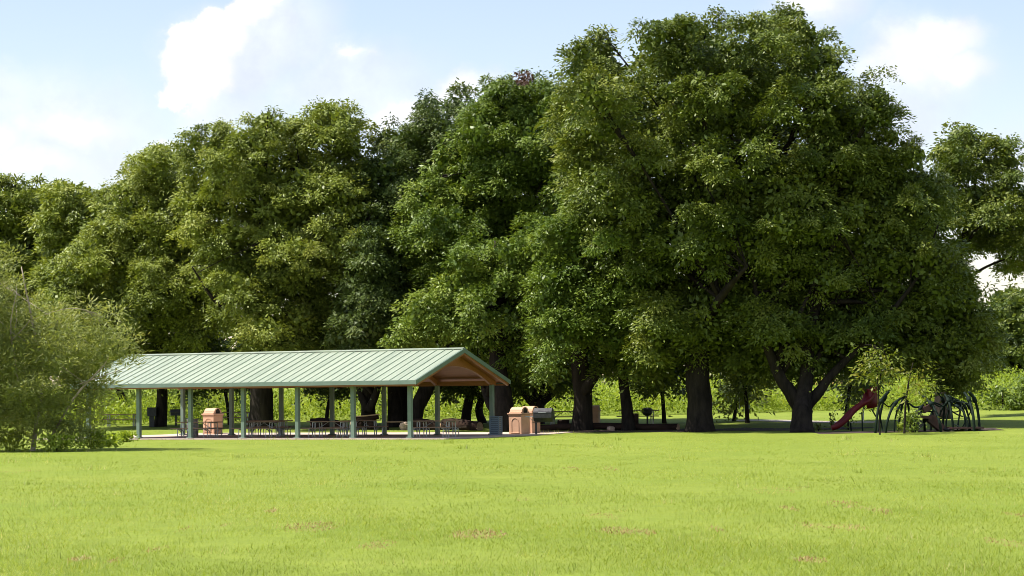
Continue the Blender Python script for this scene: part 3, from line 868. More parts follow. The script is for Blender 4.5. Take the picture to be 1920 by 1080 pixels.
# ------------------------------------------------------------------ lawn grass
def lawn():
    g = np.random.default_rng(99)
    n = 430000
    off = g.uniform(66, 380, n)
    Y = 9000 / off
    px = g.uniform(-420, 2340, n)
    X = (px - 960) / F * Y
    v = (X - PAV[0]) * VD[0] + (Y - PAV[1]) * VD[1]
    u = (X - PAV[0]) * UD[0] + (Y - PAV[1]) * UD[1]
    on_slab = (v > -0.36) & (v < 12.9) & (u > -21.4) & (u < 2.1)
    on_bed = (np.abs(X - bed_c[0]) < 4.2) & (np.abs(Y - bed_c[1]) < 2.2)
    keep = ~(on_slab | on_bed)
    X, Y = X[keep], Y[keep]; n = len(X)
    nz = np.sin(X * 1.7 + 2 * np.sin(Y * .6)) * np.sin(Y * .9 + 1.5 * np.sin(X * .8))
    nz2 = np.sin(X * .45 + np.sin(Y * .2)) * np.sin(Y * .23 + 1.1)
    h = (0.042 + 0.012 * nz + 0.008 * nz2) * g.uniform(.55, 1.45, n)
    v = (X - PAV[0]) * VD[0] + (Y - PAV[1]) * VD[1]
    h = np.where((v > -2.2) & (v < -0.3) & (X < 1), h * 2.6, h)
    nz3 = np.sin(X * .21 + 2.2 * np.sin(Y * .09)) * np.sin(Y * .13 + 1.8 * np.sin(X * .17 + 1)) + .6 * np.sin(X * .9 + Y * .31 + 2 * np.sin(Y * .4))
    tint = 0.5 + .09 * nz + .08 * nz2 + .08 * nz3 + g.normal(0, .17, n)
    ang = g.uniform(0, 2 * math.pi, n)
    lean = g.uniform(.5, 1.4, n)
    # scalped dry patches of the photograph
    brown = np.zeros(n, bool)
    for (bx, by, bw, bh) in [(585, 988, 62, 9), (893, 1001, 52, 8), (1128, 968, 34, 7), (980, 936, 16, 5), (1452, 919, 52, 6), (1586, 945, 40, 7), (1520, 985, 30, 9), (1590, 990, 50, 8), (150, 1048, 24, 6), (215, 1051, 14, 6),
                             (705, 1024, 34, 10), (290, 1030, 22, 7), (1160, 995, 34, 7), (1345, 993, 18, 6), (510, 958, 12, 4), (1210, 998, 20, 6), (1650, 958, 26, 8), (1520, 1050, 30, 6), (1070, 878, 18, 4), (1145, 878, 14, 4),
                             (420, 985, 10, 4), (1690, 812.5, 70, 1.2), (1150, 813, 60, 1.2), (345, 993, 9, 5), (1890, 1020, 26, 12), (1900, 965, 20, 7), (1480, 953, 12, 5), (30, 885, 46, 4)]:
        Yb = ground_at(bx, by); c = P(bx, by, Yb)
        wx = bw * Yb / F; wy = abs(ground_at(bx, by - bh) - Yb)
        d = ((X - c[0]) / wx) ** 2 + ((Y - c[1]) / max(wy, .3)) ** 2
        brown |= (d + .6 * nz + g.normal(0, .4, n)) < .62
    h = np.where(brown, h * .75, h)
    # coarse taller tufts
    tx = []; ty = []; th = []; tt = []
    for _ in range(240):
        o_ = g.uniform(74, 360); yy = 9000 / o_
        xx = (g.uniform(-380, 2300) - 960) / F * yy
        k = int(g.integers(8, 30))
        sp = g.uniform(.08, .4)
        tx.append(xx + g.normal(0, sp, k)); ty.append(yy + g.normal(0, sp, k))
        th.append(g.uniform(.06, .15) * g.uniform(.5, 1.2, k) * (1 + (yy - 26) / 160)); tt.append(np.clip(g.choice([.25, .62, .9], p=[.18, .3, .52]) + g.normal(0, .08, k), 0, .97))
    tx = np.concatenate(tx); ty = np.concatenate(ty); th = np.concatenate(th); tt = np.concatenate(tt)
    tv = (tx - PAV[0]) * VD[0] + (ty - PAV[1]) * VD[1]
    ok = (tv < -0.9) | (tx > 1)
    tx, ty, th, tt = tx[ok], ty[ok], th[ok], tt[ok]
    X = np.concatenate([X, tx]); Y = np.concatenate([Y, ty]); h = np.concatenate([h, th]); tint = np.concatenate([np.clip(tint, .06, .95), tt])
    n2 = len(tx)
    ang = np.concatenate([ang, g.uniform(0, 6.283, n2)]); lean = np.concatenate([lean, g.uniform(.25, .9, n2)])
    brown = np.concatenate([brown, np.zeros(n2, bool)])
    base = np.stack([X, Y, gz(X, Y) - .005], 1)
    ax = np.stack([np.cos(ang) * np.sin(lean), np.sin(ang) * np.sin(lean), np.cos(lean)], 1) * (h * 1.25)[:, None]
    a2 = ang + math.pi / 2 + g.normal(0, .5, len(X))
    hw = (0.0014 + 0.000115 * Y) * g.uniform(.7, 1.3, len(X))
    hw = np.where(brown, hw * 1.5, hw)
    wd = np.stack([np.cos(a2), np.sin(a2), np.zeros(len(X))], 1) * hw[:, None]
    tint = np.where(brown, g.random(len(X)), tint)
    o = leaf_mesh('lawn_grass', base, ax, wd, tint, [L_GRASS, L_THATCH], None, brown.astype(int), tri=True)
    tag(o, 'short bright green lawn grass with a few dry brown patches', None, None, 'stuff')


lawn()

# ------------------------------------------------------------------ picnic shelter
EZ, RZ = 2.70, 4.19        # roof surface height at eave and ridge
V0, V1, VM = -0.62, 8.57, 3.975
UX0, UX1 = -18.95, 0.66
SL = (RZ - EZ) / (VM - V0)
sh = empty('picnic_shelter', (PAV[0], PAV[1], 0.0), -TH, 'long open picnic shelter with pale green metal roof on green posts', 'shelter')


def slab_z(u, v):
    x, y = UV(u, v)
    return max(0.06, float(gz(x, y)) + 0.035)


for side, (a, b) in enumerate(((V0, VM), (V1, VM))):
    mb = MB()
    n = MB()
    za, zb = EZ, RZ
    if side == 0:
        poly = [(a, za - .05), (b, zb - .05), (b, zb), (a, za)]
    else:
        poly = [(b, zb - .05), (a, za - .05), (a, za), (b, zb)]
    mb.prism(poly, UX0, UX1, 'x')
    u = UX1 - .02
    ribs = MB()
    while u > UX0:
        if side == 0:
            rp = [(a - .004, za + .003), (b - .03, zb - .006), (b - .03, zb + .022), (a - .004, za + .028)]
        else:
            rp = [(b + .03, zb - .006), (a + .004, za + .003), (a + .004, za + .028), (b + .03, zb + .022)]
        ribs.prism(rp, u - .011, u + .011, 'x')
        u -= 0.455
    rp_ = mb.build('roof', ROOFM, sh)
    ribs.build('roof_seam', SEAM, rp_)
mb = MB()
mb.prism([(VM - .16, RZ - .02), (VM + .16, RZ - .02), (VM + .16, RZ + .012), (VM, RZ + .06), (VM - .16, RZ + .012)], UX0 - .01, UX1 + .01, 'x')
mb.build('ridge_cap', ROOFM, sh)
# timber ceiling deck below the metal
for side in (0, 1):
    mb = MB()
    if side == 0:
        poly = [(V0 + .02, EZ - .13), (VM, RZ - .125), (VM, RZ - .055), (V0 + .02, EZ - .055)]
    else:
        poly = [(VM, RZ - .125), (V1 - .02, EZ - .13), (V1 - .02, EZ - .055), (VM, RZ - .055)]
    mb.prism(poly, UX0 + .03, UX1 - .03, 'x')
    mb.build('ceiling', WOOD, sh)
# eave fascias and the wooden trim under them
for vv, s in ((V0, -1), (V1, 1)):
    mb = MB(); mb.box(((UX0 + UX1) / 2, vv + s * .022, EZ - .085), (UX1 - UX0 + .01, .04, .19)); mb.build('fascia', TEAL, sh)
    mb = MB(); mb.box(((UX0 + UX1) / 2, vv - s * .06, EZ - .21), (UX1 - UX0 - .1, .09, .07)); mb.build('eave_trim', WOOD, sh)
for uu, s in ((UX0, -1), (UX1, 1)):
    mb = MB()
    a, b = uu + s * .003, uu + s * .045
    a, b = min(a, b), max(a, b)
    top = [(V0 - .045, EZ + .0), (VM, RZ + .02), (V1 + .045, EZ + .0)]
    bot = [(V0 - .045, EZ - .19), (VM, RZ - .19), (V1 + .045, EZ - .19)]
    mb.strip(top, bot, a, b, 'x')
    mb.build('rake_board', TEAL, sh)
    mb = MB()
    a, b = uu - s * .12, uu - s * .006
    a, b = min(a, b), max(a, b)
    mb.strip([(V0 + .12, EZ - .10), (VM, RZ - .132), (V1 - .12, EZ - .10)], [(V0 + .12, EZ - .255), (VM, RZ - .29), (V1 - .12, EZ - .255)], a, b, 'x')
    mb.build('rake_trim', WOOD, sh)
# posts, arched frames, eave beams
for k in range(7):
    u = -3.05 * k
    for v in (0.0, 7.95):
        z0 = slab_z(u, v) - .12
        mb = MB()
        mb.box((u, v, (z0 + 2.5) / 2), (.19, .19, 2.5 - z0))
        mb.box((u, v, z0 + .16), (.3, .3, .05))
        mb.build('post', TEAL, sh, bevel=.012)
    mb = MB()
    vs_ = np.linspace(-.28, 8.23, 25)
    top = [(v, EZ - .15 + SL * (min(v, 2 * VM - v) - V0)) for v in vs_]
    bot = []
    for (v, zt) in top:
        q = (v - VM) / 3.9
        zb = 2.46 + 0.92 * max(0, 1 - q * q)
        bot.append((v, min(zb, zt - .1)))
    mb.strip(top, bot, u - .07, u + .07, 'x')
    mb.build('arched_frame', WOOD, sh)
for v in (0.0, 7.95):
    mb = MB()
    for k in range(6):
        mb.box((-3.05 * k - 1.525, v, 2.58), (2.89, .13, .2))
    mb.build('eave_beam', WOOD, sh)


def u_for(px, v, z=0.4):
    lo, hi = -22.0, 6.0
    for _ in range(40):
        m = (lo + hi) / 2
        x, y = UV(m, v)
        if PX((x, y, z))[0] < px:
            lo = m
        else:
            hi = m
    return lo


def on_slab(px, v):
    u = u_for(px, v)
    x, y = UV(u, v)
    return (x, y, slab_z(u, v))


def on_ground(px, py=None, Y=None):
    Y = ground_at(px, py) if Y is None else Y
    p = G(px, Y)
    return tuple(p)


# ------------------------------------------------------------------ picnic tables
def make_table():
    t = empty('picnic_table', (0, 0, 0))
    mb = MB()
    for i in range(4):
        mb.box((0, -.285 + .19 * i, .755), (2.3, .18, .042))
    mb.build('table_top', TABLEWOOD, t, bevel=.006)
    for s in (-1, 1):
        mb = MB(); mb.box((0, s * .70, .455), (2.3, .27, .042)); mb.build('bench', TABLEWOOD, t, bevel=.006)
    for s in (-1, 1):
        mb = MB()
        x = s * .78
        for dx in (-.07, .07):
            # wishbone: legs run from the bench ends down, in and up to the top
            mb.tube(smooth_path([(x + dx, -.78, .43), (x + dx, -.62, .42), (x + dx, -.36, .30), (x + dx, -.30, .02)], 5), .022, 8)
            mb.tube(smooth_path([(x + dx, .78, .43), (x + dx, .62, .42), (x + dx, .36, .30), (x + dx, .30, .02)], 5), .022, 8)
            mb.tube([(x + dx, -.29, .73), (x + dx, -.33, .02)], .024, 8)
            mb.tube([(x + dx, .29, .73), (x + dx, .33, .02)], .024, 8)
        mb.tube([(x, -.80, .428), (x, .80, .428)], .02, 8)
        mb.tube([(x, -.32, .722), (x, .32, .722)], .02, 8)
        mb.tube([(x, -.72, .43), (x, -.76, .01)], .021, 8)
        mb.tube([(x, .72, .43), (x, .76, .01)], .021, 8)
        mb.tube([(x - s * .02, 0, .40), (s * .16, 0, .725)], .018, 8)
        mb.build('frame', STEEL, t)
    return t


def place(proto, first, loc, rz, label, cat, group=None):
    o = proto if first else copy_tree(proto)
    o.location = [float(c) for c in loc]
    o.rotation_euler = (0, 0, rz)
    return tag(o, label, cat, group)


tb0 = make_table()
TG = 'picnic tables in and around the shelter'
spots = [
    (on_slab(374, 1.9), -TH, 'picnic table under the shelter in front of the terracotta bin'),
    (on_slab(489, 2.1), -TH, 'picnic table in the front row under the shelter, before the thickest trunk'),
    (on_slab(621, 2.0), -TH, 'picnic table in the front row under the shelter, before the long dark log'),
    (on_slab(818, 2.4), -TH, 'picnic table in the last bay under the shelter gable'),
    (on_slab(505, 6.3), -TH + .04, 'picnic table in the back row under the shelter, behind another table'),
    (on_slab(676, 5.4), -TH + 1.45, 'picnic table turned end on to the others under the shelter'),
    (on_ground(228, 800), .12, 'picnic table with pale curved legs on the grass left of the shelter'),
    (on_ground(1062, 797), .1, 'picnic table in the shade behind the black barrel smoker'),
    (on_ground(1196, 796), -.05, 'picnic table on the grass behind the slim trunk'),
    (on_ground(440, 797), .1, 'picnic table on the grass behind the back row of the shelter'),
]
for i, (loc, rz, lab) in enumerate(spots):
    place(tb0, i == 0, loc, rz, lab, 'picnic table', TG)

# single plank bench
b = empty('plank_bench', on_ground(740, 806), -.1, 'low plank bench between two dark trunks behind the shelter', 'bench')
mb = MB(); mb.box((0, 0, .43), (1.05, .28, .05)); mb.build('seat', LOGWOOD, b, bevel=.01)
for s in (-1, 1):
    mb = MB(); mb.box((s * .38, 0, .2), (.09, .22, .41)); mb.build('leg', LOGBARK, b)


# ------------------------------------------------------------------ terracotta bins
def make_bin():
    t = empty('litter_bin', (0, 0, 0))
    w, d, h = .74, .72, 1.02
    mb = MB()
    mb.box((0, 0, h / 2), (w, d, h), taper=1.03)
    mb.box((0, 0, .03), (w + .05, d + .05, .06))
    # raised arch frames on the front and back faces, recessed field inside
    for s in (-1, 1):
        n = 18
        outer = [(-.235, .1)] + [(-.235, .1)] * 0
        pin = []; pout = []
        for i in range(n + 1):
            a = math.pi * i / n
            pout.append((-.235 * math.cos(a), .62 + .235 * math.sin(a)))
            pin.append((-.19 * math.cos(a), .62 + .19 * math.sin(a)))
        pout = [(-.235, .13)] + pout + [(.235, .13)]
        pin = [(-.19, .13)] + pin + [(.19, .13)]
        ya, yb = s * (d / 2 - .005), s * (d / 2 + .032)
        mb.strip(pout, pin, min(ya, yb), max(ya, yb), 'y')
        mb.box((0, s * (d / 2 + .018), .115), (.52, .06, .035))
    body = mb.build('body', TERRA, t, bevel=.012)
    mb = MB()
    mb.box((0, 0, h + .03), (w + .13, d + .13, .07))
    mb.box((0, 0, h - .045), (w + .06, d + .06, .05))
    mb.build('cornice', TERRA, t, bevel=.014)
    mb = MB()
    prof = [(-.37, h + .067), (-.36, h + .12)]
    for i in range(13):
        a = math.pi * i / 12
        prof.append((-.29 * math.cos(a), h + .13 + .23 * math.sin(a)))
    prof += [(.36, h + .12), (.37, h + .067)]
    mb.prism(prof[::-1], -.36, .36, 'x')
    lid = mb.build('lid', TERRA, t, bevel=.008)
    for s in (-1, 1):
        mb = MB()
        ring = [(.16 * math.cos(2 * math.pi * i / 20), h + .155 + .16 * math.sin(2 * math.pi * i / 20)) for i in range(20)]
        ring = [(y, max(z, h + .075)) for y, z in ring]
        mb.prism(ring, min(s * .345, s * .365), max(s * .345, s * .365), 'x')
        mb.build('opening', DARKHOLE, lid)
    return t


bn = make_bin()
BG = 'terracotta litter bins'
for i, (loc, rz, lab) in enumerate([
    (on_slab(399, 11.2), R(-34), 'terracotta litter bin behind the tables at the left of the shelter'),
    (on_ground(974, 815.5), R(-35), 'terracotta litter bin with arched panel at the shelter corner, the nearer of two'),
    (on_ground(994, 813.2), R(-35), 'terracotta litter bin half hidden behind its twin and the smoker'),
    (on_ground(1114, 798), R(-12), 'terracotta litter bin beyond the trunk with the sunlit edge'),
]):
    bo = place(bn, i == 0, loc, rz, lab, 'litter bin', BG)
    bo.scale = (.8, .8, .8) if i == 3 else (1, 1, 1)

# galvanised drum
mb = MB()
t = empty('trash_drum', on_slab(361, 4.6), 0, 'grey metal trash drum behind the second shelter post', 'trash can')
prof = [(0, .29), (.02, .3), (.28, .295), (.3, .31), (.32, .295), (.58, .295), (.6, .31), (.62, .295), (.86, .295), (.88, .31), (.9, .3)]
mb.tube([(0, 0, z) for z, r in prof], [r for z, r in prof], 24, cap=False)
mb.build('drum', STEEL, t, smooth=True)
mb = MB(); mb.tube([(0, 0, .05), (0, 0, .84)], [.26, .285], 24); mb.build('liner', DARKHOLE, t)

# blue-grey slatted bin at the back corner post
t = empty('slatted_bin', on_ground(930, 817.5), R(-20), 'blue grey slatted bin against the shelter corner post', 'litter bin')
mb = MB()
for i in range(9):
    z = .07 + .098 * i
    for (c, s) in (((0, -.21, z), (.44, .025, .084)), ((0, .21, z), (.44, .025, .084)), ((-.225, 0, z), (.025, .40, .084)), ((.225, 0, z), (.025, .40, .084))):
        mb.box(c, s)
mb.build('slats', BLUEGREY, t)
mb = MB()
for sx in (-1, 1):
    for sy in (-1, 1):
        mb.box((sx * .228, sy * .215, .46), (.05, .05, .92))
mb.build('frame', BLUEGREY, t)
mb = MB(); mb.box((0, 0, .94), (.52, .49, .045)); mb.build('lid', BLUEGREY, t, bevel=.01)
mb = MB(); mb.box((0, 0, .45), (.38, .34, .84)); mb.build('liner', DARKHOLE, t)

# ------------------------------------------------------------------ grills
t = empty('barrel_smoker', on_ground(1005.5, 816.5), R(-13), 'black barrel smoker with ashy lid on one post beside the bins', 'grill')
mb = MB(); mb.box((0, 0, .32), (.085, .085, .66)); mb.box((0, 0, .62), (.3, .3, .03)); mb.build('post', BLACKIRON, t)
oct_ = [(math.cos(a) * .33, .99 + math.sin(a) * .36) for a in [math.radians(22.5 + 45 * i) for i in range(8)]]
low = [p for p in [(-.305, .852), (-.126, .657), (.126, .657), (.305, .852), (.305, 1.10), (-.305, 1.10)]]
mb = MB(); mb.prism(low, -.05, .83, 'x'); mb.build('firebox', BLACKIRON, t, bevel=.008)
mb = MB(); mb.prism([(-.318, 1.104), (.318, 1.104), (.30, 1.17), (.13, 1.33), (-.13, 1.33), (-.30, 1.17)], -.055, .835, 'x'); lid = mb.build('lid', GREYIRON, t, bevel=.008)
mb = MB(); mb.tube([(.2, -.33, 1.12), (.2, -.39, 1.12), (.58, -.39, 1.12), (.58, -.33, 1.12)], .012, 8); mb.build('handle', STEEL, lid)
mb = MB(); mb.prism([(-.27, .86), (-.11, .69), (.11, .69), (.27, .86), (.27, 1.14), (.12, 1.29), (-.12, 1.29), (-.27, 1.14)], -.085, -.06, 'x'); mb.build('end_plate', GREYIRON, t)
mb = MB(); mb.box((-.30, -.05, .93), (.42, .3, .035)); mb.tube([(-.12, -.05, .72), (-.42, -.05, .91)], .014, 6); mb.build('side_shelf', STEEL, t)

t = empty('pedestal_grill', on_ground(1214, 797.5), .3, 'small round topped grill on a thin pedestal before the weeds', 'grill')
mb = MB(); mb.tube([(0, 0, -.1), (0, 0, .55)], .05, 10); mb.build('pedestal', BLACKIRON, t)
mb = MB(); pr = [(.52, .1), (.56, .2), (.66, .27), (.76, .29)]; mb.tube([(0, 0, z) for z, r in pr], [r for z, r in pr], 20); mb.build('bowl', BLACKIRON, t, smooth=True)
mb = MB(); pr = [(.765, .3), (.85, .29), (.92, .22), (.95, .08)]; mb.tube([(0, 0, z) for z, r in pr], [r for z, r in pr], 20); mb.build('lid', BLACKIRON, t, smooth=True)

t = empty('box_grill', on_ground(284.5, 801), .1, 'black boxy grill standing against the slim dark trunk left of the shelter', 'grill')
mb = MB(); mb.box((0, 0, .3), (.28, .28, .72)); mb.build('pedestal', BLACKIRON, t)
mb = MB(); mb.box((0, 0, .9), (.52, .46, .5)); mb.build('firebox', BLACKIRON, t, bevel=.01)
mb = MB(); mb.box((0, 0, 1.17), (.58, .52, .04)); mb.build('lid', BLACKIRON, t, bevel=.01)

t = empty('charcoal_grill', on_ground(330, 799), .15, 'grey topped charcoal grill on a post beyond the shelter tables', 'grill')
mb = MB(); mb.box((0, 0, .3), (.1, .1, .7)); mb.build('post', BLACKIRON, t)
mb = MB(); mb.box((0, 0, .74), (.66, .42, .2)); mb.build('firebox', BLACKIRON, t, bevel=.01)
mb = MB(); mb.prism([(-.22, .845), (.22, .845), (.2, .96), (.08, 1.02), (-.08, 1.02), (-.2, .96)], -.34, .34, 'x'); mb.build('hood', GREYIRON, t)
mb = MB(); mb.box((-.355, 0, .78), (.025, .4, .3)); mb.build('end_plate', STEEL, t)


# ------------------------------------------------------------------ logs, stumps, stone
def log(pxa, pya, pxb, pyb, r0, r1, label, mat=LOGBARK, z=None, bend=.06):
    a = np.array(on_ground(pxa, pya)); b_ = np.array(on_ground(pxb, pyb))
    t = empty('fallen_log', a, 0, label, 'log')
    mid = (b_ - a)
    n = 9
    pts = []; rad = []
    for i in range(n):
        q = i / (n - 1)
        rr = r0 + (r1 - r0) * q
        p = mid * q
        p = p + np.array([0, 0, rr * .86 + bend * math.sin(q * math.pi * 1.5)])
        pts.append(p); rad.append(rr)
    mb = MB(); mb.tube(pts, rad, 14, cap=False, wob=.16); mb.build('bark', mat, t, smooth=True)
    d = unit(np.asarray(pts[1]) - pts[0])
    mb = MB(); mb.tube([pts[0] - d * .012, pts[0] + d * .05], [r0 * .93] * 2, 14); mb.build('cut_face', LOGWOOD, t)
    mb = MB(); mb.tube([pts[-1] - d * .05, pts[-1] + d * .012], [r1 * .93] * 2, 14); mb.build('cut_face', LOGWOOD, t)
    return t


log(584, 803.5, 646, 803, .3, .26, 'dark log lying behind the middle tables of the shelter')
log(766, 806, 838, 806, .29, .26, 'thick dark log behind the gable bay, left of another')
log(832, 806.5, 900, 807, .31, .28, 'reddish brown log lying up against the trunk by the gable')
log(1012, 807, 1272, 806, .15, .21, 'very long low dark log behind the smoker and two trunks')
# split log with a pale sawn top
t = empty('split_log', on_ground(664, 806), R(8), 'split log with pale sawn top propped on rough blocks', 'log')
mb = MB(); mb.tube([(0, 0, .52), (.25, 0, .55), (.8, .02, .62), (1.35, .04, .68)], [.17, .2, .16, .12], 12, wob=.2); mb.build('bark', LOGBARK, t, smooth=True)
mb = MB(); mb.prism([(0, .69), (.7, .735), (1.38, .80), (1.38, .855), (.7, .80), (0, .75)], -.17, .17, 'y'); mb.build('sawn_top', LOGWOOD, t)
mb = MB(); mb.tube([(-.06, -.05, .25), (.0, -.03, .62)], [.2, .16], 9, wob=.35); mb.build('chopped_end', LOGWOOD, t)
mb = MB(); mb.tube([(.25, 0, -.05), (.25, 0, .45)], [.24, .2], 10, wob=.2); mb.tube([(.95, .1, -.05), (.95, .1, .5)], [.3, .22], 10, wob=.2); mb.build('block', LOGBARK, t, smooth=True)


def stump(px, py, r, h, label, Y=None):
    t = empty('tree_stump', on_ground(px, py, Y), 0, label, 'stump')
    mb = MB(); mb.tube([(0, 0, -.1), (0, 0, .08), (0, 0, h * .5), (.01, 0, h)], [r * 1.3, r * 1.12, r, r * .96], 14, wob=.12, cap=False); mb.build('bark', LOGBARK, t, smooth=True)
    mb = MB(); mb.tube([(.01, 0, h - .06), (.01, 0, h + .006)], [r * .93, r * .93], 14); mb.build('cut_face', LOGWOOD, t)


stump(1057, 806, .32, .52, 'wide dark stump left of the trunk with the sunlit edge')
stump(1192, 806.5, .16, .85, 'tall narrow stump tight against the slim dark trunk')


def rock(px, py, s, label, seed, mat=STONE):
    g = random.Random(seed)
    import bmesh
    bm_ = bmesh.new()
    bmesh.ops.create_icosphere(bm_, subdivisions=3, radius=1)
    for v in bm_.verts:
        n = v.co.normalized()
        k = 1 + .12 * math.sin(3 * n.x + seed) * math.cos(4 * n.y + seed) + .06 * math.sin(9 * n.z + 5 * n.x)
        q = [math.copysign(abs(c) ** .72, c) for c in n]
        v.co = Vector((q[0] * s[0] * k, q[1] * s[1] * k, q[2] * s[2] * k + s[2] * .8))
    me = bpy.data.meshes.new('rock'); bm_.to_mesh(me); bm_.free()
    o = link('rock', me, mat)
    o.location = on_ground(px, py)
    o.rotation_euler = (0, .08, .3)
    tag(o, label, 'rock')


rock(1145, 808.5, (.19, .17, .14), 'pinkish block of stone in front of the long low log', 3)
rock(761, 806.5, (.33, .25, .24), 'pale topped boulder right of the plank bench behind the shelter', 5)

# ------------------------------------------------------------------ playground
SY = ground_at(1563, 810)
so = G(1563, SY)
t = empty('playground_slide', so, 0, 'red curved plastic slide with a flared hood under the dark tree', 'slide')
cl = [(1561, 808, 0), (1572, 804, 0), (1586, 793, .2), (1598, 780, .4), (1611, 768, .5), (1624, 759, .6), (1630, 749, .9), (1631, 739, 1.3)]
cp = smooth_path([P(x, y, SY + dy) - so for x, y, dy in cl], 5)
mb = MB()
# trough with raised rims
sec = [(-.30, .24), (-.27, .25), (-.24, .06), (-.12, -.01), (0, -.03), (.12, -.01), (.24, .06), (.27, .25), (.30, .24), (.27, .0), (.13, -.07), (0, -.09), (-.13, -.07), (-.27, .0)]
vs_ = []; fs_ = []
for i, p in enumerate(cp):
    d = unit(cp[min(i + 1, len(cp) - 1)] - cp[max(i - 1, 0)])
    side = unit(np.cross(d, np.array([0, 0, 1.0])) if abs(d[2]) < .95 else np.array([.3, -1, 0]))
    side = unit(side * .6 + np.array([.0, -1, 0]) * .4 * np.sign(side[1] if abs(side[1]) > .01 else -1) * -1) if False else side
    upv = unit(np.cross(side, d))
    if upv[2] < 0: upv = -upv
    w = .74 if i < len(cp) - 8 else .74 + .3 * (i - len(cp) + 8) / 8
    for (a, b_) in sec:
        vs_.append(p + side * a * w + upv * (b_ + .1) * w)
ns = len(sec)
for i in range(len(cp) - 1):
    for k in range(ns):
        fs_.append((i * ns + k, i * ns + (k + 1) % ns, (i + 1) * ns + (k + 1) % ns, (i + 1) * ns + k))
fs_ += [tuple(range(ns))[::-1], tuple(range((len(cp) - 1) * ns, len(cp) * ns))]
mb.add(vs_, fs_)
mb.build('chute', REDPL, t, smooth=True)
# hood: curved upright shell at the top with a flared lip
mb = MB()
hood = []
h0 = P(1634, 762, SY + 1.3) - so
for j, (z, rr) in enumerate([(-.05, .34), (.2, .36), (.45, .36), (.68, .32), (.82, .33), (.9, .39)]):
    ring = []
    for k in range(15):
        a = math.radians(-150 + 240 * k / 14)
        ring.append((h0[0] + math.cos(a) * rr * .85, h0[1] + math.sin(a) * rr, h0[2] + z + .06 * math.cos(a - .5)))
    hood.append(ring)
vs_ = [p for r_ in hood for p in r_]
inner = [(h0[0] + (p[0] - h0[0]) * .9, h0[1] + (p[1] - h0[1]) * .9, p[2]) for p in vs_]
nv = len(vs_)
fs_ = []
for j in range(5):
    for k in range(14):
        a = j * 15 + k
        fs_.append((a, a + 1, a + 16, a + 15)); fs_.append((nv + a, nv + a + 15, nv + a + 16, nv + a + 1))
for k in range(14):
    fs_.append((k, nv + k, nv + k + 1, k + 1)); fs_.append((75 + k, 75 + k + 1, nv + 75 + k + 1, nv + 75 + k))
for j in range(5):
    a = j * 15; fs_.append((a, a + 15, nv + a + 15, nv + a)); a += 14; fs_.append((a, nv + a, nv + a + 15, a + 15))
mb.add(vs_ + inner, fs_)
mb.build('hood', REDPL, t, smooth=True)
for (x, y) in ((1595, 793), (1616, 772)):
    mb = MB(); q = P(x, y, SY + .35) - so
    mb.tube([q, (q[0] + .02, q[1], float(gz(q[0] + so[0], q[1] + so[1])) - so[2] - .1)], .035, 8)
    mb.build('support', DKGREEN, t)

# climbing frame of bent steel tubes
CY = ground_at(1700, 810)
co = G(1700, CY)
cf = empty('climbing_frame', co, 0, 'dark green climbing frame of tall bent tubes at the playground', 'climbing frame')


def zx(a, b_, dy=0.0):
    """pixel of the enlarged playground study -> local point"""
    return P(1520 + a * .20374, 620 + b_ * .20374, CY + dy) - co


arches = [
    ([(595, 935, -.7), (607, 820, -.7), (622, 715, -.5), (650, 640, -.2), (700, 575, .2)], .055),
    ([(622, 935, .5), (634, 820, .5), (655, 700, .4), (690, 600, .3), (720, 560, .3)], .055),
    ([(690, 930, -.8), (705, 840, -.8), (740, 735, -.6), (790, 655, -.2), (850, 605, .2)], .055),
    ([(803, 920, .8), (815, 830, .8), (835, 720, .6), (850, 640, .3), (870, 590, .1)], .055),
    ([(925, 900, .6), (912, 790, .6), (900, 700, .4), (880, 640, .2), (850, 605, .2)], .05),
    ([(1200, 940, -1.0), (1190, 860, -1.0), (1165, 775, -.8), (1125, 700, -.5), (1080, 640, -.1), (1030, 600, .3)], .062),
    ([(1050, 935, .4), (1048, 860, .4), (1045, 790, .4)], .055),
    ([(1105, 930, .9), (1108, 860, .9), (1115, 780, .8), (1135, 700, .5)], .05),
    ([(1215, 900, .9), (1222, 800, .9), (1228, 700, .7), (1210, 620, .4), (1165, 560, .1)], .055),
    ([(1312, 900, -.5), (1300, 800, -.5), (1285, 700, -.3), (1262, 630, .0), (1235, 590, .3)], .055),
    ([(1425, 900, .9), (1420, 800, .9), (1395, 710, .7), (1345, 645, .4), (1265, 600, .1)], .055),
    ([(1470, 900, .3), (1455, 800, .3), (1420, 700, .2), (1370, 650, .2)], .045),
    ([(1505, 940, -.9), (1500, 820, -.9), (1483, 715, -.7), (1450, 620, -.3), (1415, 570, .0)], .062),
    ([(1555, 940, .5), (1548, 820, .5), (1530, 700, .4), (1500, 620, .2), (1455, 565, .0)], .062),
    ([(1240, 930, .2), (1250, 820, .2), (1275, 730, .1), (1300, 660, .0), (1280, 600, .0)], .04),
    ([(1350, 920, .7), (1362, 820, .7), (1375, 740, .6), (1350, 680, .4), (1290, 650, .2)], .04),
    ([(1455, 930, -.6), (1440, 830, -.6), (1400, 740, -.4), (1340, 690, -.1), (1300, 680, .1)], .042),
    ([(1520, 930, .9), (1495, 800, .9), (1455, 700, .6), (1400, 650, .3)], .04),
    ([(1165, 920, .3), (1180, 800, .3), (1215, 710, .2), (1260, 660, .1), (1330, 640, .0)], .045),
    ([(960, 930, -.6), (955, 850, -.6), (975, 770, -.5), (1020, 700, -.2), (1060, 650, .1)], .045),
    ([(770, 925, .2), (775, 830, .2), (800, 730, .1), (835, 660, .1)], .04),
]
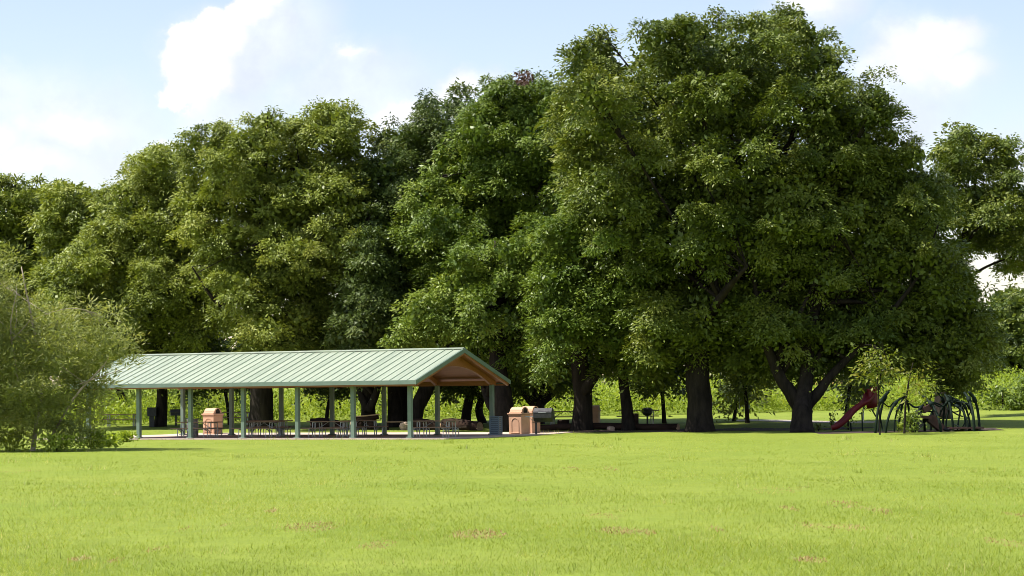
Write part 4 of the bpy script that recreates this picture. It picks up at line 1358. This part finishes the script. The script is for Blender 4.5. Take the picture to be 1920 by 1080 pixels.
for pts, rad in arches:
    mb = MB()
    q = smooth_path([zx(*p) for p in pts], 5)
    q[0] = np.array([q[0][0], q[0][1], float(gz(q[0][0] + co[0], q[0][1] + co[1])) - co[2] - .1])
    mb.tube(q, rad * 1.05, 10)
    j = len(q) * 2 // 3
    mb.tube([q[j] - unit(q[j] - q[j - 1]) * .12, q[j] + unit(q[j] - q[j - 1]) * .12], rad * 1.7, 10)
    mb.build('arch_tube', DKGREEN, cf, smooth=True)
for pts, rad in [
    ([(1120, 660, -.3), (1200, 700, .0), (1290, 650, .2), (1400, 662, .1), (1470, 672, -.2)], .035),
    ([(1080, 655, -.1), (1150, 665, .2), (1230, 700, .5)], .035),
    ([(1290, 735, -.3), (1345, 770, .1), (1400, 790, .6)], .032),
    ([(640, 640, -.2), (720, 700, .1), (760, 660, .3)], .03),
    ([(880, 640, .2), (960, 705, .2), (1060, 680, .1), (1110, 690, .0)], .045),
    ([(980, 752, .1), (1060, 742, .3), (1130, 745, .5)], .045),
    ([(640, 800, .5), (655, 880, .5), (665, 935, .4)], .035),
    ([(560, 720, .4), (600, 790, .4)], .035),
    ([(1320, 860, .0), (1400, 900, -.4)], .03),
    ([(1400, 885, .2), (1450, 790, .3), (1480, 730, .0)], .028),
]:
    mb = MB(); mb.tube(smooth_path([zx(*p) for p in pts], 5), rad, 8); mb.build('rail', DKGREEN, cf, smooth=True)
# ring hanging in the right dome
mb = MB()
rc = zx(1320, 690, .1)
mb.tube([rc + np.array([math.cos(a) * .36, .1 * math.sin(a), math.sin(a) * .30]) for a in np.linspace(0, 2 * math.pi, 25)], .028, 8, cap=False)
mb.build('ring', DKGREEN, cf, smooth=True)


def slab_between(a, b_, th, wy):
    mb = MB()
    d = unit(b_ - a); up = unit(np.cross(np.array([0, 1.0, 0]), d))
    if up[2] < 0: up = -up
    vs = []
    for q in (a, b_):
        for sy in (-wy, wy):
            for su in (-th, th):
                vs.append(q + np.array([0, sy, 0]) + up * su)
    mb.add(vs, [(0, 1, 3, 2), (4, 6, 7, 5), (0, 4, 5, 1), (2, 3, 7, 6), (0, 2, 6, 4), (1, 5, 7, 3)])
    return mb


slab_between(zx(895, 835), zx(1000, 745), .10, .45).build('climbing_ramp', BLACKIRON, cf)
slab_between(zx(925, 925), zx(1010, 835), .16, .45).build('climbing_ramp', BLACKIRON, cf)
slab_between(zx(985, 790), zx(1100, 798), .07, .5).build('platform', MAROON, cf)
slab_between(zx(1085, 800), zx(1205, 905), .17, .45).build('climbing_ramp', MAROON, cf)
slab_between(zx(1030, 735), zx(1115, 690), .13, .4).build('platform', MAROON, cf)
slab_between(zx(1275, 895), zx(1565, 893), .035, .8).build('bench_deck', MAROON, cf)
for a in (1290, 1400, 1530):
    mb = MB(); q = zx(a, 900); mb.box((q[0], q[1], q[2] - .17), (.09, 1.2, .34)); mb.build('deck_leg', BLACKIRON, cf)
mb = MB(); q = zx(1230, 915); mb.tube([q + np.array([-.25, 0, .0]), q + np.array([-.1, 0, .12]), q + np.array([.15, 0, -.02]), q + np.array([.3, 0, .06])], [.05, .1, .09, .06], 9)
mb.build('spring_step', BLACKIRON, cf, smooth=True)

# weedy plants round the frame foot
def clump_plant(px, py, w, h, n, label, seed, mat=L_BRIGHT):
    g = np.random.default_rng(seed)
    loc = np.array(on_ground(px, py))
    t = empty('leafy_weed', loc, 0, label, 'plant')
    base = np.stack([g.normal(0, w * .45, n), g.normal(0, w * .35, n), g.random(n) ** .8 * h], 1)
    ax = unit(g.normal(size=(n, 3)) * .7 + np.array([0, 0, .25])) * (.16 * g.uniform(.6, 1.2, n))[:, None]
    wd = unit(np.cross(ax, g.normal(size=(n, 3)))) * .04
    leaf_mesh('foliage', base, ax, wd, .5 + g.normal(0, .18, n), mat, t)
    mb = MB()
    for i in range(5):
        x, y = g.normal(0, w * .25), g.normal(0, w * .2)
        mb.tube([(x * .3, y * .3, -.05), (x * .8, y * .8, h * .6), (x * 1.3, y * 1.3, h * .95)], [.014, .01, .005], 6)
    mb.build('stem', BARK, t)


clump_plant(1708, 811, .55, .95, 420, 'leafy weed climbing the left foot of the climbing frame ramp', 61)
clump_plant(1692, 810.5, .25, .4, 120, 'small leafy weed at the base of the yellowing young tree', 62, L_WEED)
clump_plant(1561, 803, .22, .75, 60, 'thin dark weed beside the foot of the red slide', 63, L_DEEP)
clump_plant(1534, 808, .2, .3, 50, 'tiny weed between the forked trunk and the slide', 64, L_DEEP)
clump_plant(1592, 806, .35, 1.3, 110, 'tall thin weed standing behind the red slide chute', 65, L_DEEP)
for i, (px, py, w, h, lab) in enumerate([(175, 842, .75, .75, 'bright weed at the right foot of the willowy bush'), (20, 846, 1.0, .8, 'bright weed spreading under the willowy bush at the left edge'),
                                         (235, 829, .45, .45, 'low bright weed at the near corner of the concrete slab'),
                                         (110, 847, .9, .6, 'bright weed in the middle of the willowy bush foot'), (200, 838, .6, .5, 'small bright weed at the outer right edge of the willowy bush')]):
    clump_plant(px, py, w, h, 620, lab, 70 + i, L_WEED)

# marker post behind the slide
t = empty('marker_post', on_ground(1619, 790), 0, 'slim white marker post with a yellow tip behind the slide', 'post')
mb = MB(); mb.tube([(0, 0, -.1), (0, 0, 1.0)], .03, 10); mb.build('pole', WHITEP, t)
mb = MB(); mb.tube([(0, 0, 1.0), (0, 0, 1.05), (0, 0, 1.2), (0, 0, 1.24)], [.045, .07, .07, .03], 10); mb.build('tip', YELLOWP, t)

# ------------------------------------------------------------------ light and sky
EL, AZ = R(58), R(-5)
S = Vector((-math.cos(AZ) * math.cos(EL), math.sin(AZ) * math.cos(EL), math.sin(EL)))
ld = bpy.data.lights.new('sun', 'SUN')
ld.energy = 4.9
ld.angle = R(0.5)
ld.color = (1.0, 0.95, 0.86)
lo_ = bpy.data.objects.new('sun', ld)
COL.objects.link(lo_)
lo_.rotation_euler = S.to_track_quat('Z', 'Y').to_euler()

w = bpy.data.worlds.new("World")
scene.world = w
w.use_nodes = True
nt = w.node_tree
for n in list(nt.nodes):
    nt.nodes.remove(n)
out = nt.nodes.new('ShaderNodeOutputWorld')
sky = nt.nodes.new('ShaderNodeTexSky')
sky.sky_type = 'NISHITA'
sky.sun_disc = False
sky.sun_elevation = EL
sky.sun_rotation = math.atan2(S.x, S.y)
sky.air_density = 1.0
sky.dust_density = 0.6
sky.ozone_density = 1.2
bg = nt.nodes.new('ShaderNodeBackground')
bg.inputs['Strength'].default_value = 0.112
tintn = nt.nodes.new('ShaderNodeMix'); tintn.data_type = 'RGBA'; tintn.blend_type = 'MULTIPLY'; tintn.inputs[0].default_value = 1
nt.links.new(sky.outputs[0], tintn.inputs[6]); tintn.inputs[7].default_value = (1.10, .955, .93, 1)
nt.links.new(tintn.outputs[2], bg.inputs['Color'])

# clouds: a field over sky directions (x/y, z/y), in units of photo pixels / 4500
tc = nt.nodes.new('ShaderNodeTexCoord')
sep = nt.nodes.new('ShaderNodeSeparateXYZ')
nt.links.new(tc.outputs['Generated'], sep.inputs[0])


def mth(op, a, b_=None, c=None, clamp=False):
    n = nt.nodes.new('ShaderNodeMath'); n.operation = op; n.use_clamp = clamp
    for i, v in enumerate((a, b_, c)):
        if v is None: continue
        if isinstance(v, (int, float)): n.inputs[i].default_value = v
        else: nt.links.new(v, n.inputs[i])
    return n.outputs[0]


ay = mth('MAXIMUM', mth('ABSOLUTE', sep.outputs['Y']), .05)
cx = mth('DIVIDE', sep.outputs['X'], ay)
cz = mth('DIVIDE', sep.outputs['Z'], ay)
comb = nt.nodes.new('ShaderNodeCombineXYZ')
nt.links.new(cx, comb.inputs[0]); nt.links.new(cz, comb.inputs[1])
big = nt.nodes.new('ShaderNodeTexNoise'); big.inputs['Scale'].default_value = 32; big.inputs['Detail'].default_value = 9; big.inputs['Roughness'].default_value = .58
nt.links.new(comb.outputs[0], big.inputs['Vector'])
sub = nt.nodes.new('ShaderNodeVectorMath'); sub.operation = 'SUBTRACT'
nt.links.new(big.outputs['Color'], sub.inputs[0]); sub.inputs[1].default_value = (.5, .5, .5)
scl = nt.nodes.new('ShaderNodeVectorMath'); scl.operation = 'SCALE'; scl.inputs['Scale'].default_value = .034
nt.links.new(sub.outputs[0], scl.inputs[0])
wrp = nt.nodes.new('ShaderNodeVectorMath'); wrp.operation = 'ADD'
nt.links.new(comb.outputs[0], wrp.inputs[0]); nt.links.new(scl.outputs[0], wrp.inputs[1])


def blobs(lst):
    acc = None
    for (px, py, rx, ry) in lst:
        d = P(px, py, 1.0) - CAM
        c = (d[0] / d[1], d[2] / d[1], 0)
        a = nt.nodes.new('ShaderNodeVectorMath'); a.operation = 'SUBTRACT'
        nt.links.new(wrp.outputs[0], a.inputs[0]); a.inputs[1].default_value = c
        m = nt.nodes.new('ShaderNodeVectorMath'); m.operation = 'MULTIPLY'
        nt.links.new(a.outputs[0], m.inputs[0]); m.inputs[1].default_value = (F / rx, F / ry, 0)
        l = nt.nodes.new('ShaderNodeVectorMath'); l.operation = 'LENGTH'
        nt.links.new(m.outputs[0], l.inputs[0])
        v = mth('SUBTRACT', 1.0, l.outputs['Value'])
        acc = v if acc is None else mth('MAXIMUM', acc, v)
    return acc


def smoothst(v, a, b_):
    n = nt.nodes.new('ShaderNodeMapRange'); n.interpolation_type = 'SMOOTHSTEP'
    nt.links.new(v, n.inputs['Value'])
    n.inputs['From Min'].default_value = a; n.inputs['From Max'].default_value = b_
    return n.outputs['Result']


hard = blobs([(366, 120, 76, 80), (352, 84, 52, 48), (338, 162, 52, 36), (468, 24, 60, 58), (500, -30, 72, 72), (414, 72, 66, 56)])
glow = blobs([(430, 110, 170, 120), (500, 60, 120, 120)])
soft = blobs([(640, 150, 240, 120), (560, 60, 110, 130), (830, 200, 150, 70), (720, 225, 90, 40), (110, 235, 300, 130), (20, 180, 120, 80), (240, 300, 200, 70), (1740, 120, 170, 150), (1540, 10, 150, 80), (1680, 230, 150, 110), (1900, 330, 120, 110), (420, 190, 140, 70)])
brt = blobs([(135, 235, 130, 44), (322, 262, 50, 28), (60, 300, 120, 40), (860, 170, 90, 50), (770, 205, 110, 50), (1770, 70, 110, 65), (1700, 110, 140, 100), (1790, 130, 90, 60), (1520, 0, 90, 50), (655, 95, 55, 26), (0, 260, 50, 40)])
gen = nt.nodes.new('ShaderNodeTexNoise'); gen.inputs['Scale'].default_value = 5; gen.inputs['Detail'].default_value = 7
nt.links.new(tc.outputs['Generated'], gen.inputs['Vector'])
behind = mth('MULTIPLY', smoothst(gen.outputs['Fac'], .5, .66), mth('LESS_THAN', sep.outputs['Y'], .55))
up_only = smoothst(sep.outputs['Z'], -.01, .02)
m_soft = mth('MULTIPLY', smoothst(soft, -.05, .8), .57)
m_brt = mth('MULTIPLY', smoothst(brt, -.15, .75), .74)
m_hard = smoothst(hard, .0, .42)
front = mth('MAXIMUM', mth('MAXIMUM', m_soft, m_brt), mth('MAXIMUM', m_hard, mth('MULTIPLY', smoothst(glow, .0, .7), .72)))
front = mth('MULTIPLY', front, mth('GREATER_THAN', sep.outputs['Y'], .3))
mask = mth('MULTIPLY', mth('MAXIMUM', front, mth('MULTIPLY', behind, .6)), up_only, clamp=True)
cb = nt.nodes.new('ShaderNodeBackground')
ccm = nt.nodes.new('ShaderNodeMix'); ccm.data_type = 'RGBA'
nt.links.new(mth('MAXIMUM', m_hard, m_brt), ccm.inputs[0])
ccm.inputs[6].default_value = (.85, .885, .965, 1); ccm.inputs[7].default_value = (1.1, 1.06, 1.05, 1)
nt.links.new(ccm.outputs[2], cb.inputs['Color'])
nt.links.new(mth('ADD', mth('MULTIPLY', smoothst(big.outputs['Fac'], .3, .7), 0.15), .525), cb.inputs['Strength'])
mix = nt.nodes.new('ShaderNodeMixShader')
nt.links.new(mask, mix.inputs[0])
nt.links.new(bg.outputs[0], mix.inputs[1]); nt.links.new(cb.outputs[0], mix.inputs[2])
nt.links.new(mix.outputs[0], out.inputs['Surface'])

# ------------------------------------------------------------------ render
scene.render.engine = 'CYCLES'
scene.cycles.max_bounces = 6
scene.cycles.diffuse_bounces = 2
scene.cycles.glossy_bounces = 2
scene.cycles.transmission_bounces = 4
scene.cycles.transparent_max_bounces = 4
scene.cycles.use_denoising = True
scene.cycles.denoiser = 'OPENIMAGEDENOISE'
scene.cycles.denoising_input_passes = 'RGB_ALBEDO_NORMAL'
scene.cycles.denoising_prefilter = 'ACCURATE'
scene.cycles.filter_width = 0.9
scene.view_settings.view_transform = 'Standard'
scene.view_settings.look = 'None'
scene.view_settings.gamma = 1
scene.view_settings.exposure = 0.88
